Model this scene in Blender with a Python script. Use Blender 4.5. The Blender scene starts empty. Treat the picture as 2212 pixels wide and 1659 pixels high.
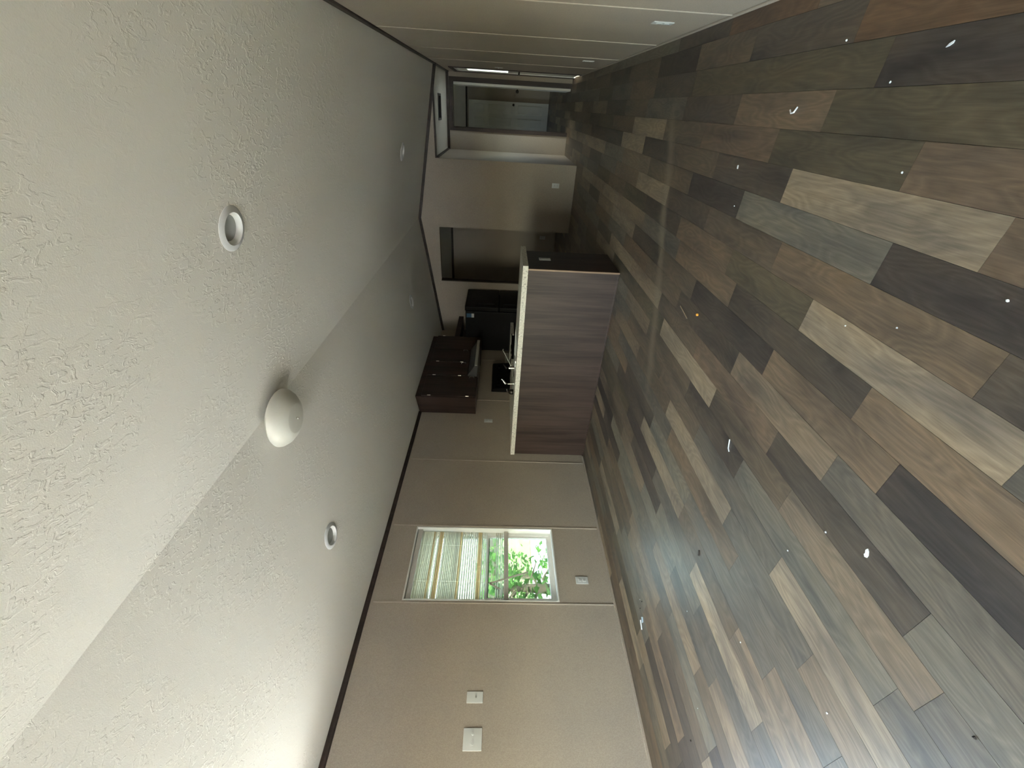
import bpy, bmesh, math, random
from mathutils import Vector, Matrix
R_ = math.radians
rnd = random.Random(7)
SC = bpy.context.scene
COL = SC.collection

# ------------------------------------------------------------------ camera
# upright view solved from the photograph's vanishing points, then the picture lies on its side (phone held portrait)
CAM_H, F_PX = 1.15, 884.9
YAW, PITCH, ROLL = 0.59591, -0.04082, -0.03489
_f = Vector((-math.sin(YAW)*math.cos(PITCH), math.cos(YAW)*math.cos(PITCH), math.sin(PITCH)))
_r = Vector((math.cos(YAW), math.sin(YAW), 0.0))
_d = _f.cross(_r)
_r2 = math.cos(ROLL)*_r + math.sin(ROLL)*_d
_d2 = -math.sin(ROLL)*_r + math.cos(ROLL)*_d
cam_data = bpy.data.cameras.new('camera')
cam = bpy.data.objects.new('camera', cam_data); COL.objects.link(cam)
cam_data.sensor_fit = 'HORIZONTAL'; cam_data.sensor_width = 36.0
cam_data.lens = 36.0*F_PX/2212.0
cam_data.clip_start = 0.02; cam_data.clip_end = 500
m3 = Matrix((_d2, _r2, -_f)).transposed()
cam.matrix_world = Matrix.Translation((0, 0, CAM_H)) @ m3.to_4x4()
SC.camera = cam

# ------------------------------------------------------------------ sky, sun, exposure
SC.view_settings.view_transform = 'Standard'
SC.view_settings.look = 'None'
SC.view_settings.gamma = 1.0
SC.view_settings.use_curve_mapping = False
SC.view_settings.exposure = 0.56
W = bpy.data.worlds.new('sky'); SC.world = W
W.use_nodes = True
wn = W.node_tree.nodes; wl = W.node_tree.links
for n in list(wn): wn.remove(n)
w_out = wn.new('ShaderNodeOutputWorld'); w_bg = wn.new('ShaderNodeBackground')
w_sky = wn.new('ShaderNodeTexSky'); w_hs = wn.new('ShaderNodeHueSaturation')
w_sky.sky_type = 'NISHITA'; w_sky.sun_disc = False
w_sky.sun_elevation = R_(52); w_sky.sun_rotation = R_(120)
w_sky.air_density = 1.6; w_sky.dust_density = 4.0
w_hs.inputs['Saturation'].default_value = 0.66
w_bg.inputs['Strength'].default_value = 7.5
wl.new(w_sky.outputs[0], w_hs.inputs['Color']); wl.new(w_hs.outputs[0], w_bg.inputs['Color'])
wl.new(w_bg.outputs[0], w_out.inputs['Surface'])

sun_d = bpy.data.lights.new('sun', 'SUN'); sun_d.energy = 17.0; sun_d.angle = R_(0.6); sun_d.color = (1.0, 0.96, 0.91)
sun = bpy.data.objects.new('sun', sun_d); COL.objects.link(sun)
sun.rotation_euler = Vector((-0.08, 0.45, -0.86)).to_track_quat('-Z', 'Y').to_euler()

def portal(name, loc, rot, sx, sy):
    l = bpy.data.lights.new(name, 'AREA'); l.shape = 'RECTANGLE'; l.size = sx; l.size_y = sy
    l.cycles.is_portal = True
    o = bpy.data.objects.new(name, l); COL.objects.link(o); o.location = loc; o.rotation_euler = rot
    return o

cy = SC.cycles
cy.use_denoising = True
cy.max_bounces = 12; cy.diffuse_bounces = 8; cy.glossy_bounces = 4; cy.transparent_max_bounces = 16
cy.sample_clamp_indirect = 40.0
cy.caustics_reflective = False; cy.caustics_refractive = False

# ------------------------------------------------------------------ main measures (metres)
XL, XR, XA = -3.652, 0.438, -1.607
ZL, ZR, ZA = 2.214, 2.162, 2.512
YF, YB = -3.00, 7.179           # wall behind the camera, gable wall of the kitchen
YE = 8.774                      # end of the hall
YFAR = 13.03
HZ = 2.18                       # flat ceiling of hall and rooms behind
WT = 0.12
WIN1 = (1.93, 2.697, 0.506, 1.906)
WIN2 = (-0.10, 0.805, 0.80, 2.00)
WIN3 = (-2.90, -0.70, 0.85, 1.98)     # x range, in the wall behind the camera
WIN4 = (10.8, 11.3, 1.0, 1.6)
DOOR = (7.68, 8.58, 0.0, 1.965)

# ------------------------------------------------------------------ material helpers
def new_mat(name):
    m = bpy.data.materials.new(name); m.use_nodes = True
    nt = m.node_tree
    for n in list(nt.nodes): nt.nodes.remove(n)
    out = nt.nodes.new('ShaderNodeOutputMaterial')
    b = nt.nodes.new('ShaderNodeBsdfPrincipled')
    nt.links.new(b.outputs[0], out.inputs['Surface'])
    return m, nt, b, out
def nd(nt, t, **kw):
    n = nt.nodes.new(t)
    for k, v in kw.items():
        if k in n.inputs.keys(): n.inputs[k].default_value = v
        else: setattr(n, k, v)
    return n
def mapping(nt, scale, src='Object', loc=(0, 0, 0)):
    tc = nd(nt, 'ShaderNodeTexCoord') if src != 'Position' else nd(nt, 'ShaderNodeNewGeometry')
    mp = nd(nt, 'ShaderNodeMapping'); mp.inputs['Scale'].default_value = scale; mp.inputs['Location'].default_value = loc
    nt.links.new(tc.outputs[src], mp.inputs['Vector'])
    return mp
def ramp(nt, src, stops):
    r = nd(nt, 'ShaderNodeValToRGB')
    e = r.color_ramp.elements
    while len(e) < len(stops): e.new(0.5)
    for i, (p, c) in enumerate(stops):
        e[i].position = p; e[i].color = c if len(c) == 4 else (*c, 1)
    nt.links.new(src, r.inputs['Fac'])
    return r
def bump(nt, b, src, strength, dist=0.002):
    bp = nd(nt, 'ShaderNodeBump', Strength=strength, Distance=dist)
    nt.links.new(src, bp.inputs['Height']); nt.links.new(bp.outputs[0], b.inputs['Normal'])
    return bp
def simple(name, col, rough=0.5, metal=0.0, spec=0.5, noise=0.0, nscale=(30, 30, 30), bstr=0.0):
    m, nt, b, out = new_mat(name)
    b.inputs['Roughness'].default_value = rough; b.inputs['Metallic'].default_value = metal
    b.inputs['Specular IOR Level'].default_value = spec
    if noise or bstr:
        mp = mapping(nt, nscale, 'Position')
        n = nd(nt, 'ShaderNodeTexNoise', Scale=1.0, Detail=4.0)
        nt.links.new(mp.outputs[0], n.inputs['Vector'])
        r = ramp(nt, n.outputs['Fac'], [(0.3, tuple(c*(1-noise) for c in col)), (0.7, tuple(min(1, c*(1+noise)) for c in col))])
        nt.links.new(r.outputs[0], b.inputs['Base Color'])
        if bstr: bump(nt, b, n.outputs['Fac'], bstr)
    else:
        b.inputs['Base Color'].default_value = (*col, 1)
    return m

M = {}
# vinyl covered wall board: fine woven relief
def wall_mat():
    m, nt, b, out = new_mat('vinyl_wall')
    mp = mapping(nt, (260, 260, 140), 'Position')
    n = nd(nt, 'ShaderNodeTexNoise', Scale=1.0, Detail=3.0, Roughness=0.6); nt.links.new(mp.outputs[0], n.inputs['Vector'])
    mp2 = mapping(nt, (2.2, 2.2, 2.2), 'Position')
    n2 = nd(nt, 'ShaderNodeTexNoise', Scale=1.0, Detail=2.0); nt.links.new(mp2.outputs[0], n2.inputs['Vector'])
    a = ramp(nt, n.outputs['Fac'], [(0.35, (0.365, 0.316, 0.264)), (0.65, (0.455, 0.400, 0.342))])
    c = ramp(nt, n2.outputs['Fac'], [(0.3, (0.95, 0.95, 0.96)), (0.7, (1.04, 1.03, 1.0))])
    mx = nd(nt, 'ShaderNodeMix', data_type='RGBA', blend_type='MULTIPLY'); mx.inputs[0].default_value = 1.0
    nt.links.new(a.outputs[0], mx.inputs[6]); nt.links.new(c.outputs[0], mx.inputs[7])
    nt.links.new(mx.outputs[2], b.inputs['Base Color'])
    b.inputs['Roughness'].default_value = 0.62; b.inputs['Specular IOR Level'].default_value = 0.3
    bump(nt, b, n.outputs['Fac'], 0.25, 0.001)
    return m
M['wall'] = wall_mat()
M['batten'] = simple('batten_vinyl', (0.50, 0.445, 0.38), 0.55, noise=0.06, nscale=(180, 180, 60))
# knock-down ceiling texture
def ceil_mat():
    m, nt, b, out = new_mat('knockdown_ceiling')
    mp = mapping(nt, (34, 20, 34), 'Position')
    n = nd(nt, 'ShaderNodeTexNoise', Scale=1.0, Detail=3.0, Roughness=0.55, Distortion=1.2); nt.links.new(mp.outputs[0], n.inputs['Vector'])
    r = ramp(nt, n.outputs['Fac'], [(0.53, (0, 0, 0)), (0.60, (1, 1, 1))])
    mpb = mapping(nt, (2.0, 2.0, 2.0), 'Position')
    nb = nd(nt, 'ShaderNodeTexNoise', Scale=1.0, Detail=2.0); nt.links.new(mpb.outputs[0], nb.inputs['Vector'])
    rb = ramp(nt, nb.outputs['Fac'], [(0.42, (0.12, 0.12, 0.12)), (0.62, (1, 1, 1))])
    mul = nd(nt, 'ShaderNodeMath', operation='MULTIPLY'); nt.links.new(r.outputs[0], mul.inputs[0]); nt.links.new(rb.outputs[0], mul.inputs[1])
    mp2 = mapping(nt, (240, 240, 240), 'Position')
    n2 = nd(nt, 'ShaderNodeTexNoise', Scale=1.0, Detail=2.0); nt.links.new(mp2.outputs[0], n2.inputs['Vector'])
    s = nd(nt, 'ShaderNodeMath', operation='MULTIPLY_ADD'); s.inputs[1].default_value = 0.28
    nt.links.new(n2.outputs['Fac'], s.inputs[0]); nt.links.new(mul.outputs[0], s.inputs[2])
    b.inputs['Base Color'].default_value = (0.82, 0.80, 0.75, 1)
    b.inputs['Roughness'].default_value = 0.9; b.inputs['Specular IOR Level'].default_value = 0.15
    bump(nt, b, s.outputs[0], 0.42, 0.004)
    return m
M['ceil'] = ceil_mat()
# printed plank floor: tone and seed come from the plank itself
def plank_mat():
    m, nt, b, out = new_mat('plank_vinyl')
    at = nd(nt, 'ShaderNodeAttribute', attribute_name='tone')
    geo = nd(nt, 'ShaderNodeNewGeometry')
    sd = nd(nt, 'ShaderNodeMath', operation='MULTIPLY'); sd.inputs[1].default_value = 37.0
    nt.links.new(at.outputs['Alpha'], sd.inputs[0])
    cb = nd(nt, 'ShaderNodeCombineXYZ')
    nt.links.new(sd.outputs[0], cb.inputs[0]); nt.links.new(sd.outputs[0], cb.inputs[1]); nt.links.new(sd.outputs[0], cb.inputs[2])
    add = nd(nt, 'ShaderNodeVectorMath', operation='ADD')
    nt.links.new(geo.outputs['Position'], add.inputs[0]); nt.links.new(cb.outputs[0], add.inputs[1])
    def mp(scale):
        q = nd(nt, 'ShaderNodeMapping'); q.inputs['Scale'].default_value = scale
        nt.links.new(add.outputs[0], q.inputs['Vector']); return q
    fine = nd(nt, 'ShaderNodeTexNoise', Scale=1.0, Detail=4.0, Roughness=0.65); nt.links.new(mp((190, 9, 1)).outputs[0], fine.inputs['Vector'])
    warp = nd(nt, 'ShaderNodeTexNoise', Scale=1.0, Detail=2.0); nt.links.new(mp((7, 1.7, 1)).outputs[0], warp.inputs['Vector'])
    wm = nd(nt, 'ShaderNodeMath', operation='MULTIPLY'); wm.inputs[1].default_value = 16.0; nt.links.new(warp.outputs['Fac'], wm.inputs[0])
    fr = nd(nt, 'ShaderNodeMath', operation='PINGPONG'); fr.inputs[1].default_value = 0.5; nt.links.new(wm.outputs[0], fr.inputs[0])
    grain = ramp(nt, fr.outputs[0], [(0.0, (0.40, 0.40, 0.40)), (0.32, (0.62, 0.62, 0.62)), (0.5, (0.80, 0.80, 0.80))])
    blot = nd(nt, 'ShaderNodeTexNoise', Scale=1.0, Detail=2.0); nt.links.new(mp((11, 2.4, 1)).outputs[0], blot.inputs['Vector'])
    blr = ramp(nt, blot.outputs['Fac'], [(0.30, (0.62, 0.64, 0.70)), (0.48, (0.98, 0.98, 0.98)), (0.70, (1.22, 1.17, 1.08))])
    fin = ramp(nt, fine.outputs['Fac'], [(0.28, (0.70, 0.69, 0.68)), (0.5, (1.0, 1.0, 1.0)), (0.72, (1.30, 1.30, 1.30))])
    def mul(a, c, f=1.0, t='MULTIPLY'):
        x = nd(nt, 'ShaderNodeMix', data_type='RGBA', blend_type=t); x.inputs[0].default_value = f
        nt.links.new(a, x.inputs[6]); nt.links.new(c, x.inputs[7]); return x.outputs[2]
    g2 = mul(at.outputs['Color'], grain.outputs[0], 0.55)
    g3 = mul(g2, blr.outputs[0], 0.9)
    g4 = mul(g3, fin.outputs[0], 0.75)
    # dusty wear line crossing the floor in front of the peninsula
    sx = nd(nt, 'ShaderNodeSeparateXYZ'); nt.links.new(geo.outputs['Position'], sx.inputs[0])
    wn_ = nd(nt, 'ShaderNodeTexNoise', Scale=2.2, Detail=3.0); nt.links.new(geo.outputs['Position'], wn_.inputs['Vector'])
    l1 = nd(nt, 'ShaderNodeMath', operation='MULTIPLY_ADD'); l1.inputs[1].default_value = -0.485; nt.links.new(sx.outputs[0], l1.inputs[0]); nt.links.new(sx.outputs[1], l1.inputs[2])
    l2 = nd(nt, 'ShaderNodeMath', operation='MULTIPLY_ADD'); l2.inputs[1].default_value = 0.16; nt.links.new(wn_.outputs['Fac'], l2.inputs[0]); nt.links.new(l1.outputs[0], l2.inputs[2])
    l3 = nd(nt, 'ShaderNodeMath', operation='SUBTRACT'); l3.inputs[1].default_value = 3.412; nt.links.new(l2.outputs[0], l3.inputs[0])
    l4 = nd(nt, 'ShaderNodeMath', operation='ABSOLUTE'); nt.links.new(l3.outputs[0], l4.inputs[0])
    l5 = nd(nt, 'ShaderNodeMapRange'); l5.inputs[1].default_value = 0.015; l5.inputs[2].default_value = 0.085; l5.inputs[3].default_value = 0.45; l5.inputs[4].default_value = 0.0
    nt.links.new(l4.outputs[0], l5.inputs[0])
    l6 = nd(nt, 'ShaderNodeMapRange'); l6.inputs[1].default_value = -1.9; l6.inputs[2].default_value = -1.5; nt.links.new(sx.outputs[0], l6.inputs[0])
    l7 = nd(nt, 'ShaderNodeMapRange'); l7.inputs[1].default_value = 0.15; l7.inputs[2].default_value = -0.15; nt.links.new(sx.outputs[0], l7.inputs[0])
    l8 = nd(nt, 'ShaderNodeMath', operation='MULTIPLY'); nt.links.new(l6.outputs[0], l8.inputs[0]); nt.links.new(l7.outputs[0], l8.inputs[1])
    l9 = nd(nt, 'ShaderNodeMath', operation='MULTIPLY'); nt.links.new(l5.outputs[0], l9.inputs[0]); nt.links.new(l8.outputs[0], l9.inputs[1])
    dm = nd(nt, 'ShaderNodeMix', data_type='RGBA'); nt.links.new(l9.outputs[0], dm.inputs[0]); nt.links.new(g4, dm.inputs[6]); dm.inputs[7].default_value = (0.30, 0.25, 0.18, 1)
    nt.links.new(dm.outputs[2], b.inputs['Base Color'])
    rr = nd(nt, 'ShaderNodeMapRange'); rr.inputs[3].default_value = 0.36; rr.inputs[4].default_value = 0.48
    nt.links.new(fine.outputs['Fac'], rr.inputs[0]); nt.links.new(rr.outputs[0], b.inputs['Roughness'])
    b.inputs['Specular IOR Level'].default_value = 0.55
    bump(nt, b, fine.outputs['Fac'], 0.12, 0.0006)
    return m
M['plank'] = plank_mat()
M['sub'] = simple('subfloor', (0.03, 0.025, 0.02), 0.9)
# dark stained woodgrain laminate (vertical grain)
def wood_mat(name, lo, hi, scale=(38, 38, 1.6), rough=0.45):
    m, nt, b, out = new_mat(name)
    mp = mapping(nt, scale, 'Position')
    n = nd(nt, 'ShaderNodeTexNoise', Scale=1.0, Detail=5.0, Roughness=0.62, Distortion=0.3); nt.links.new(mp.outputs[0], n.inputs['Vector'])
    mp2 = mapping(nt, (scale[0]*0.22, scale[1]*0.22, scale[2]*0.5), 'Position')
    n2 = nd(nt, 'ShaderNodeTexNoise', Scale=1.0, Detail=2.0); nt.links.new(mp2.outputs[0], n2.inputs['Vector'])
    ad = nd(nt, 'ShaderNodeMath', operation='MULTIPLY_ADD'); ad.inputs[1].default_value = 0.6
    nt.links.new(n2.outputs['Fac'], ad.inputs[0])
    sb = nd(nt, 'ShaderNodeMath', operation='MULTIPLY'); sb.inputs[1].default_value = 0.55; nt.links.new(n.outputs['Fac'], sb.inputs[0])
    nt.links.new(sb.outputs[0], ad.inputs[2])
    r = ramp(nt, ad.outputs[0], [(0.42, lo), (0.70, hi)])
    nt.links.new(r.outputs[0], b.inputs['Base Color'])
    b.inputs['Roughness'].default_value = rough; b.inputs['Specular IOR Level'].default_value = 0.4
    bump(nt, b, n.outputs['Fac'], 0.08, 0.001)
    return m
M['wood'] = wood_mat('brown_laminate', (0.030, 0.018, 0.014), (0.070, 0.045, 0.037))
M['wood_dark'] = wood_mat('dark_cabinet_wood', (0.020, 0.011, 0.008), (0.052, 0.029, 0.022))
M['wood_edge'] = wood_mat('corner_trim_wood', (0.24, 0.15, 0.10), (0.36, 0.25, 0.17))
M['crown'] = wood_mat('dark_moulding', (0.022, 0.014, 0.012), (0.048, 0.030, 0.026), rough=0.5)
# speckled laminate worktop
def counter_mat():
    m, nt, b, out = new_mat('speckled_laminate')
    v = nd(nt, 'ShaderNodeTexVoronoi', Scale=1.0); v.inputs['Randomness'].default_value = 1.0
    nt.links.new(mapping(nt, (120, 120, 120), 'Position').outputs[0], v.inputs['Vector'])
    n = nd(nt, 'ShaderNodeTexNoise', Scale=1.0, Detail=5.0, Roughness=0.7); nt.links.new(mapping(nt, (48, 48, 48), 'Position').outputs[0], n.inputs['Vector'])
    r = ramp(nt, n.outputs['Fac'], [(0.33, (0.22, 0.20, 0.18)), (0.43, (0.70, 0.68, 0.60)), (0.62, (0.84, 0.82, 0.74)), (0.72, (0.50, 0.45, 0.37))])
    r2 = ramp(nt, v.outputs['Distance'], [(0.15, (0.45, 0.43, 0.40)), (0.35, (1, 1, 1))])
    mx = nd(nt, 'ShaderNodeMix', data_type='RGBA', blend_type='MULTIPLY'); mx.inputs[0].default_value = 0.6
    nt.links.new(r.outputs[0], mx.inputs[6]); nt.links.new(r2.outputs[0], mx.inputs[7])
    nt.links.new(mx.outputs[2], b.inputs['Base Color']); b.inputs['Roughness'].default_value = 0.35
    return m
M['counter'] = counter_mat()
M['white'] = simple('white_vinyl', (0.80, 0.80, 0.77), 0.4, noise=0.02)
M['plate'] = simple('white_plastic', (0.66, 0.68, 0.68), 0.32, noise=0.015)
M['slot'] = simple('dark_slot', (0.03, 0.03, 0.03), 0.6)
M['door'] = simple('white_door_paint', (0.70, 0.69, 0.65), 0.45, noise=0.03, nscale=(60, 60, 4))
M['black'] = simple('black_enamel', (0.004, 0.004, 0.005), 0.45, spec=0.2, noise=0.2, nscale=(90, 90, 90))
M['blackg'] = simple('black_glass', (0.004, 0.004, 0.005), 0.12)
M['hood'] = simple('grey_hood_metal', (0.10, 0.10, 0.105), 0.4, noise=0.05)
M['hoodlip'] = simple('hood_lip', (0.5, 0.5, 0.48), 0.35)
M['chrome'] = simple('chrome', (0.86, 0.87, 0.88), 0.10, metal=1.0)
M['steel'] = simple('brushed_steel', (0.58, 0.58, 0.57), 0.32, metal=1.0, noise=0.05, nscale=(200, 8, 8))
M['nickel'] = simple('hinge_metal', (0.72, 0.66, 0.52), 0.3, metal=1.0)
M['darkmetal'] = simple('dark_metal', (0.05, 0.045, 0.04), 0.35, metal=0.9)
M['trimring'] = simple('white_can_trim', (0.74, 0.75, 0.76), 0.4)
M['baffle'] = simple('can_baffle', (0.70, 0.71, 0.70), 0.5)
M['lens'] = simple('can_lens', (0.42, 0.44, 0.44), 0.3)
M['opal'] = simple('opal_glass', (0.70, 0.69, 0.63), 0.30, noise=0.01)
M['label_blue'] = simple('label_blue', (0.05, 0.13, 0.24), 0.4)
M['label_white'] = simple('label_white', (0.75, 0.78, 0.80), 0.4)
M['rail'] = simple('blind_rail', (0.60, 0.58, 0.54), 0.45)
# translucent vinyl slats
def slat_mat(nm, col):
    m, nt, b, out = new_mat(nm)
    nt.nodes.remove(b)
    d = nd(nt, 'ShaderNodeBsdfDiffuse'); t = nd(nt, 'ShaderNodeBsdfTranslucent'); mx = nd(nt, 'ShaderNodeMixShader')
    n = nd(nt, 'ShaderNodeTexNoise', Scale=1.0, Detail=1.0); nt.links.new(mapping(nt, (3, 1.5, 40), 'Position').outputs[0], n.inputs['Vector'])
    r = ramp(nt, n.outputs['Fac'], [(0.35, tuple(c*0.85 for c in col)), (0.65, col)])
    nt.links.new(r.outputs[0], t.inputs['Color']); nt.links.new(r.outputs[0], d.inputs['Color'])
    mx.inputs[0].default_value = 0.13
    nt.links.new(d.outputs[0], mx.inputs[1]); nt.links.new(t.outputs[0], mx.inputs[2]); nt.links.new(mx.outputs[0], out.inputs['Surface'])
    return m
M['slat'] = slat_mat('blind_vinyl', (0.86, 0.84, 0.76))
M['slat_tan'] = slat_mat('backlit_tan_vinyl', (0.80, 0.66, 0.45))  # tan of overlapping slats against daylight, put into the colour
def glass_mat(nm='window_glass', tint=(0.95, 0.98, 0.965, 1)):
    m, nt, b, out = new_mat(nm)
    nt.nodes.remove(b)
    t = nd(nt, 'ShaderNodeBsdfTransparent'); t.inputs['Color'].default_value = tint
    g = nd(nt, 'ShaderNodeBsdfGlossy'); g.inputs['Roughness'].default_value = 0.02
    lw = nd(nt, 'ShaderNodeLayerWeight'); lw.inputs['Blend'].default_value = 0.5
    pw = nd(nt, 'ShaderNodeMath', operation='POWER'); pw.inputs[1].default_value = 5.0; nt.links.new(lw.outputs['Facing'], pw.inputs[0])
    fr = nd(nt, 'ShaderNodeMath', operation='MULTIPLY_ADD'); fr.inputs[1].default_value = 0.9; fr.inputs[2].default_value = 0.03; nt.links.new(pw.outputs[0], fr.inputs[0])
    mx = nd(nt, 'ShaderNodeMixShader')
    nt.links.new(fr.outputs[0], mx.inputs[0]); nt.links.new(t.outputs[0], mx.inputs[1]); nt.links.new(g.outputs[0], mx.inputs[2])
    nt.links.new(mx.outputs[0], out.inputs['Surface'])
    return m
M['glass'] = glass_mat()
def dimmer_mat():  # half-clear dark sheet, added to dim the view outside
    m, nt, b, out = new_mat('dimming_sheet')
    t = nd(nt, 'ShaderNodeBsdfTransparent'); mx = nd(nt, 'ShaderNodeMixShader')
    b.inputs['Base Color'].default_value = (0.06, 0.06, 0.06, 1); b.inputs['Roughness'].default_value = 0.6
    mx.inputs[0].default_value = 0.45
    nt.links.new(t.outputs[0], mx.inputs[1]); nt.links.new(b.outputs[0], mx.inputs[2]); nt.links.new(mx.outputs[0], out.inputs['Surface'])
    return m
M['dimmer'] = dimmer_mat()
M['tinted'] = glass_mat('tinted_window_glass', (0.58, 0.65, 0.62, 1))  # bluish-green glass, tint deepened to dim the yard outside
M['frosted'] = glass_mat('grey_door_glass', (0.36, 0.39, 0.39, 1))
M['concrete'] = simple('pale_concrete', (0.43, 0.42, 0.40), 0.9, noise=0.12, nscale=(0.9, 0.9, 0.9))
M['grass'] = simple('mown_grass', (0.15, 0.17, 0.06), 0.9, noise=0.25, nscale=(0.5, 0.5, 0.5))
M['bark'] = simple('bark', (0.11, 0.085, 0.06), 0.9, noise=0.3, nscale=(12, 12, 3), bstr=0.4)
def leaf_mat():
    m, nt, b, out = new_mat('green_leaf')
    nt.nodes.remove(b)
    d = nd(nt, 'ShaderNodeBsdfDiffuse'); t = nd(nt, 'ShaderNodeBsdfTranslucent'); mx = nd(nt, 'ShaderNodeMixShader')
    n = nd(nt, 'ShaderNodeTexNoise', Scale=1.0); nt.links.new(mapping(nt, (3, 3, 3), 'Position').outputs[0], n.inputs['Vector'])
    r = ramp(nt, n.outputs['Fac'], [(0.3, (0.045, 0.11, 0.035)), (0.7, (0.10, 0.20, 0.05))])
    nt.links.new(r.outputs[0], d.inputs['Color']); nt.links.new(r.outputs[0], t.inputs['Color']); mx.inputs[0].default_value = 0.45
    nt.links.new(d.outputs[0], mx.inputs[1]); nt.links.new(t.outputs[0], mx.inputs[2]); nt.links.new(mx.outputs[0], out.inputs['Surface'])
    return m
M['leaf'] = leaf_mat()
M['dark_strip'] = simple('brown_uplight_strip', (0.16, 0.12, 0.09), 0.95, noise=0.3, nscale=(8, 8, 8))
M['siding'] = simple('outer_siding', (0.55, 0.53, 0.48), 0.7)
M['chip'] = simple('white_chip', (0.85, 0.87, 0.90), 0.5)
M['bluechip'] = simple('blue_chip', (0.50, 0.62, 0.74), 0.4)
M['bead'] = simple('orange_bead', (0.90, 0.42, 0.06), 0.25)
M['straw'] = simple('tan_sliver', (0.45, 0.36, 0.25), 0.6)
M['soil'] = simple('dark_crumb', (0.03, 0.022, 0.018), 0.8)
M['finial'] = simple('brushed_finial', (0.75, 0.74, 0.70), 0.25, metal=1.0)

# ------------------------------------------------------------------ mesh helpers
def BM(): return bmesh.new()
def box(bm, x0, x1, y0, y1, z0, z1):
    vs = [bm.verts.new((x, y, z)) for z in (z0, z1) for y in (y0, y1) for x in (x0, x1)]
    for f in ((0, 2, 3, 1), (4, 5, 7, 6), (0, 1, 5, 4), (2, 6, 7, 3), (0, 4, 6, 2), (1, 3, 7, 5)):
        bm.faces.new([vs[i] for i in f])
    return vs
def prism(bm, poly, axis, a, b):
    """poly: list of 2-D points in the plane normal to axis; extruded from a to b"""
    def P(p, t):
        if axis == 'x': return (t, p[0], p[1])
        if axis == 'y': return (p[0], t, p[1])
        return (p[0], p[1], t)
    v0 = [bm.verts.new(P(p, a)) for p in poly]; v1 = [bm.verts.new(P(p, b)) for p in poly]
    bm.faces.new(v0); bm.faces.new(list(reversed(v1)))
    n = len(poly)
    for i in range(n): bm.faces.new((v0[i], v1[i], v1[(i+1) % n], v0[(i+1) % n]))
def lathe(bm, prof, n=48, origin=(0, 0, 0), close=False):
    """prof: list of (r, z) spun about z"""
    rings = []
    for r, z in prof:
        if r < 1e-6: rings.append([bm.verts.new((origin[0], origin[1], origin[2]+z))])
        else: rings.append([bm.verts.new((origin[0]+r*math.cos(2*math.pi*i/n), origin[1]+r*math.sin(2*math.pi*i/n), origin[2]+z)) for i in range(n)])
    for a, b in zip(rings, rings[1:]):
        for i in range(n):
            j = (i+1) % n
            if len(a) == 1 and len(b) == 1: break
            if len(a) == 1: bm.faces.new((a[0], b[j], b[i]))
            elif len(b) == 1: bm.faces.new((a[i], a[j], b[0]))
            else: bm.faces.new((a[i], a[j], b[j], b[i]))
def tube(bm, pts, rad, n=12):
    pts = [Vector(p) for p in pts]
    rads = rad if isinstance(rad, (list, tuple)) else [rad]*len(pts)
    rings = []
    for i, p in enumerate(pts):
        t = (pts[min(i+1, len(pts)-1)]-pts[max(i-1, 0)]).normalized()
        up = Vector((0, 0, 1)) if abs(t.z) < 0.95 else Vector((1, 0, 0))
        a = t.cross(up).normalized(); b = t.cross(a)
        rings.append([bm.verts.new(p+rads[i]*(math.cos(2*math.pi*k/n)*a+math.sin(2*math.pi*k/n)*b)) for k in range(n)])
    for A, B in zip(rings, rings[1:]):
        for k in range(n): bm.faces.new((A[k], A[(k+1) % n], B[(k+1) % n], B[k]))
    bm.faces.new(list(reversed(rings[0]))); bm.faces.new(rings[-1])
def bevel(bm, w, seg=2):
    bmesh.ops.bevel(bm, geom=[e for e in bm.edges], offset=w, segments=seg, affect='EDGES', profile=0.6, clamp_overlap=True)
def obj(name, bm, mat, parent=None, smooth=False, center=True):
    bmesh.ops.recalc_face_normals(bm, faces=bm.faces)
    me = bpy.data.meshes.new(name)
    c = Vector((0, 0, 0))
    if center and len(bm.verts):
        lo = Vector([min(v.co[i] for v in bm.verts) for i in range(3)]); hi = Vector([max(v.co[i] for v in bm.verts) for i in range(3)])
        c = (lo+hi)/2
        for v in bm.verts: v.co -= c
    bm.to_mesh(me); bm.free()
    if smooth:
        for p in me.polygons: p.use_smooth = True
        try: me.set_sharp_from_angle(angle=R_(38))
        except Exception: pass
    me.materials.append(M[mat] if isinstance(mat, str) else mat)
    o = bpy.data.objects.new(name, me); COL.objects.link(o)
    if parent is not None:
        o.parent = parent; o.location = c-Vector(ROOT.get(parent.name, parent.location))
    else:
        o.location = c
    ROOT[o.name] = tuple(c)
    return o
ROOT = {}
def thing(name, label, cat, loc=(0, 0, 0), rot=(0, 0, 0), group=None, local=False):
    o = bpy.data.objects.new(name, None); COL.objects.link(o)
    o.empty_display_size = 0.05
    o.location = loc; o.rotation_euler = rot; o['label'] = label; o['category'] = cat
    if group: o['group'] = group
    ROOT[o.name] = (0, 0, 0) if local else tuple(loc)   # local: parts are given in the thing's own frame
    return o
def tag(o, label, cat, group=None):
    o['label'] = label; o['category'] = cat
    if group: o['group'] = group
    return o
def struct(o, label=None, cat=None):
    o['kind'] = 'structure'
    if label: o['label'] = label
    if cat: o['category'] = cat
    return o
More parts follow.
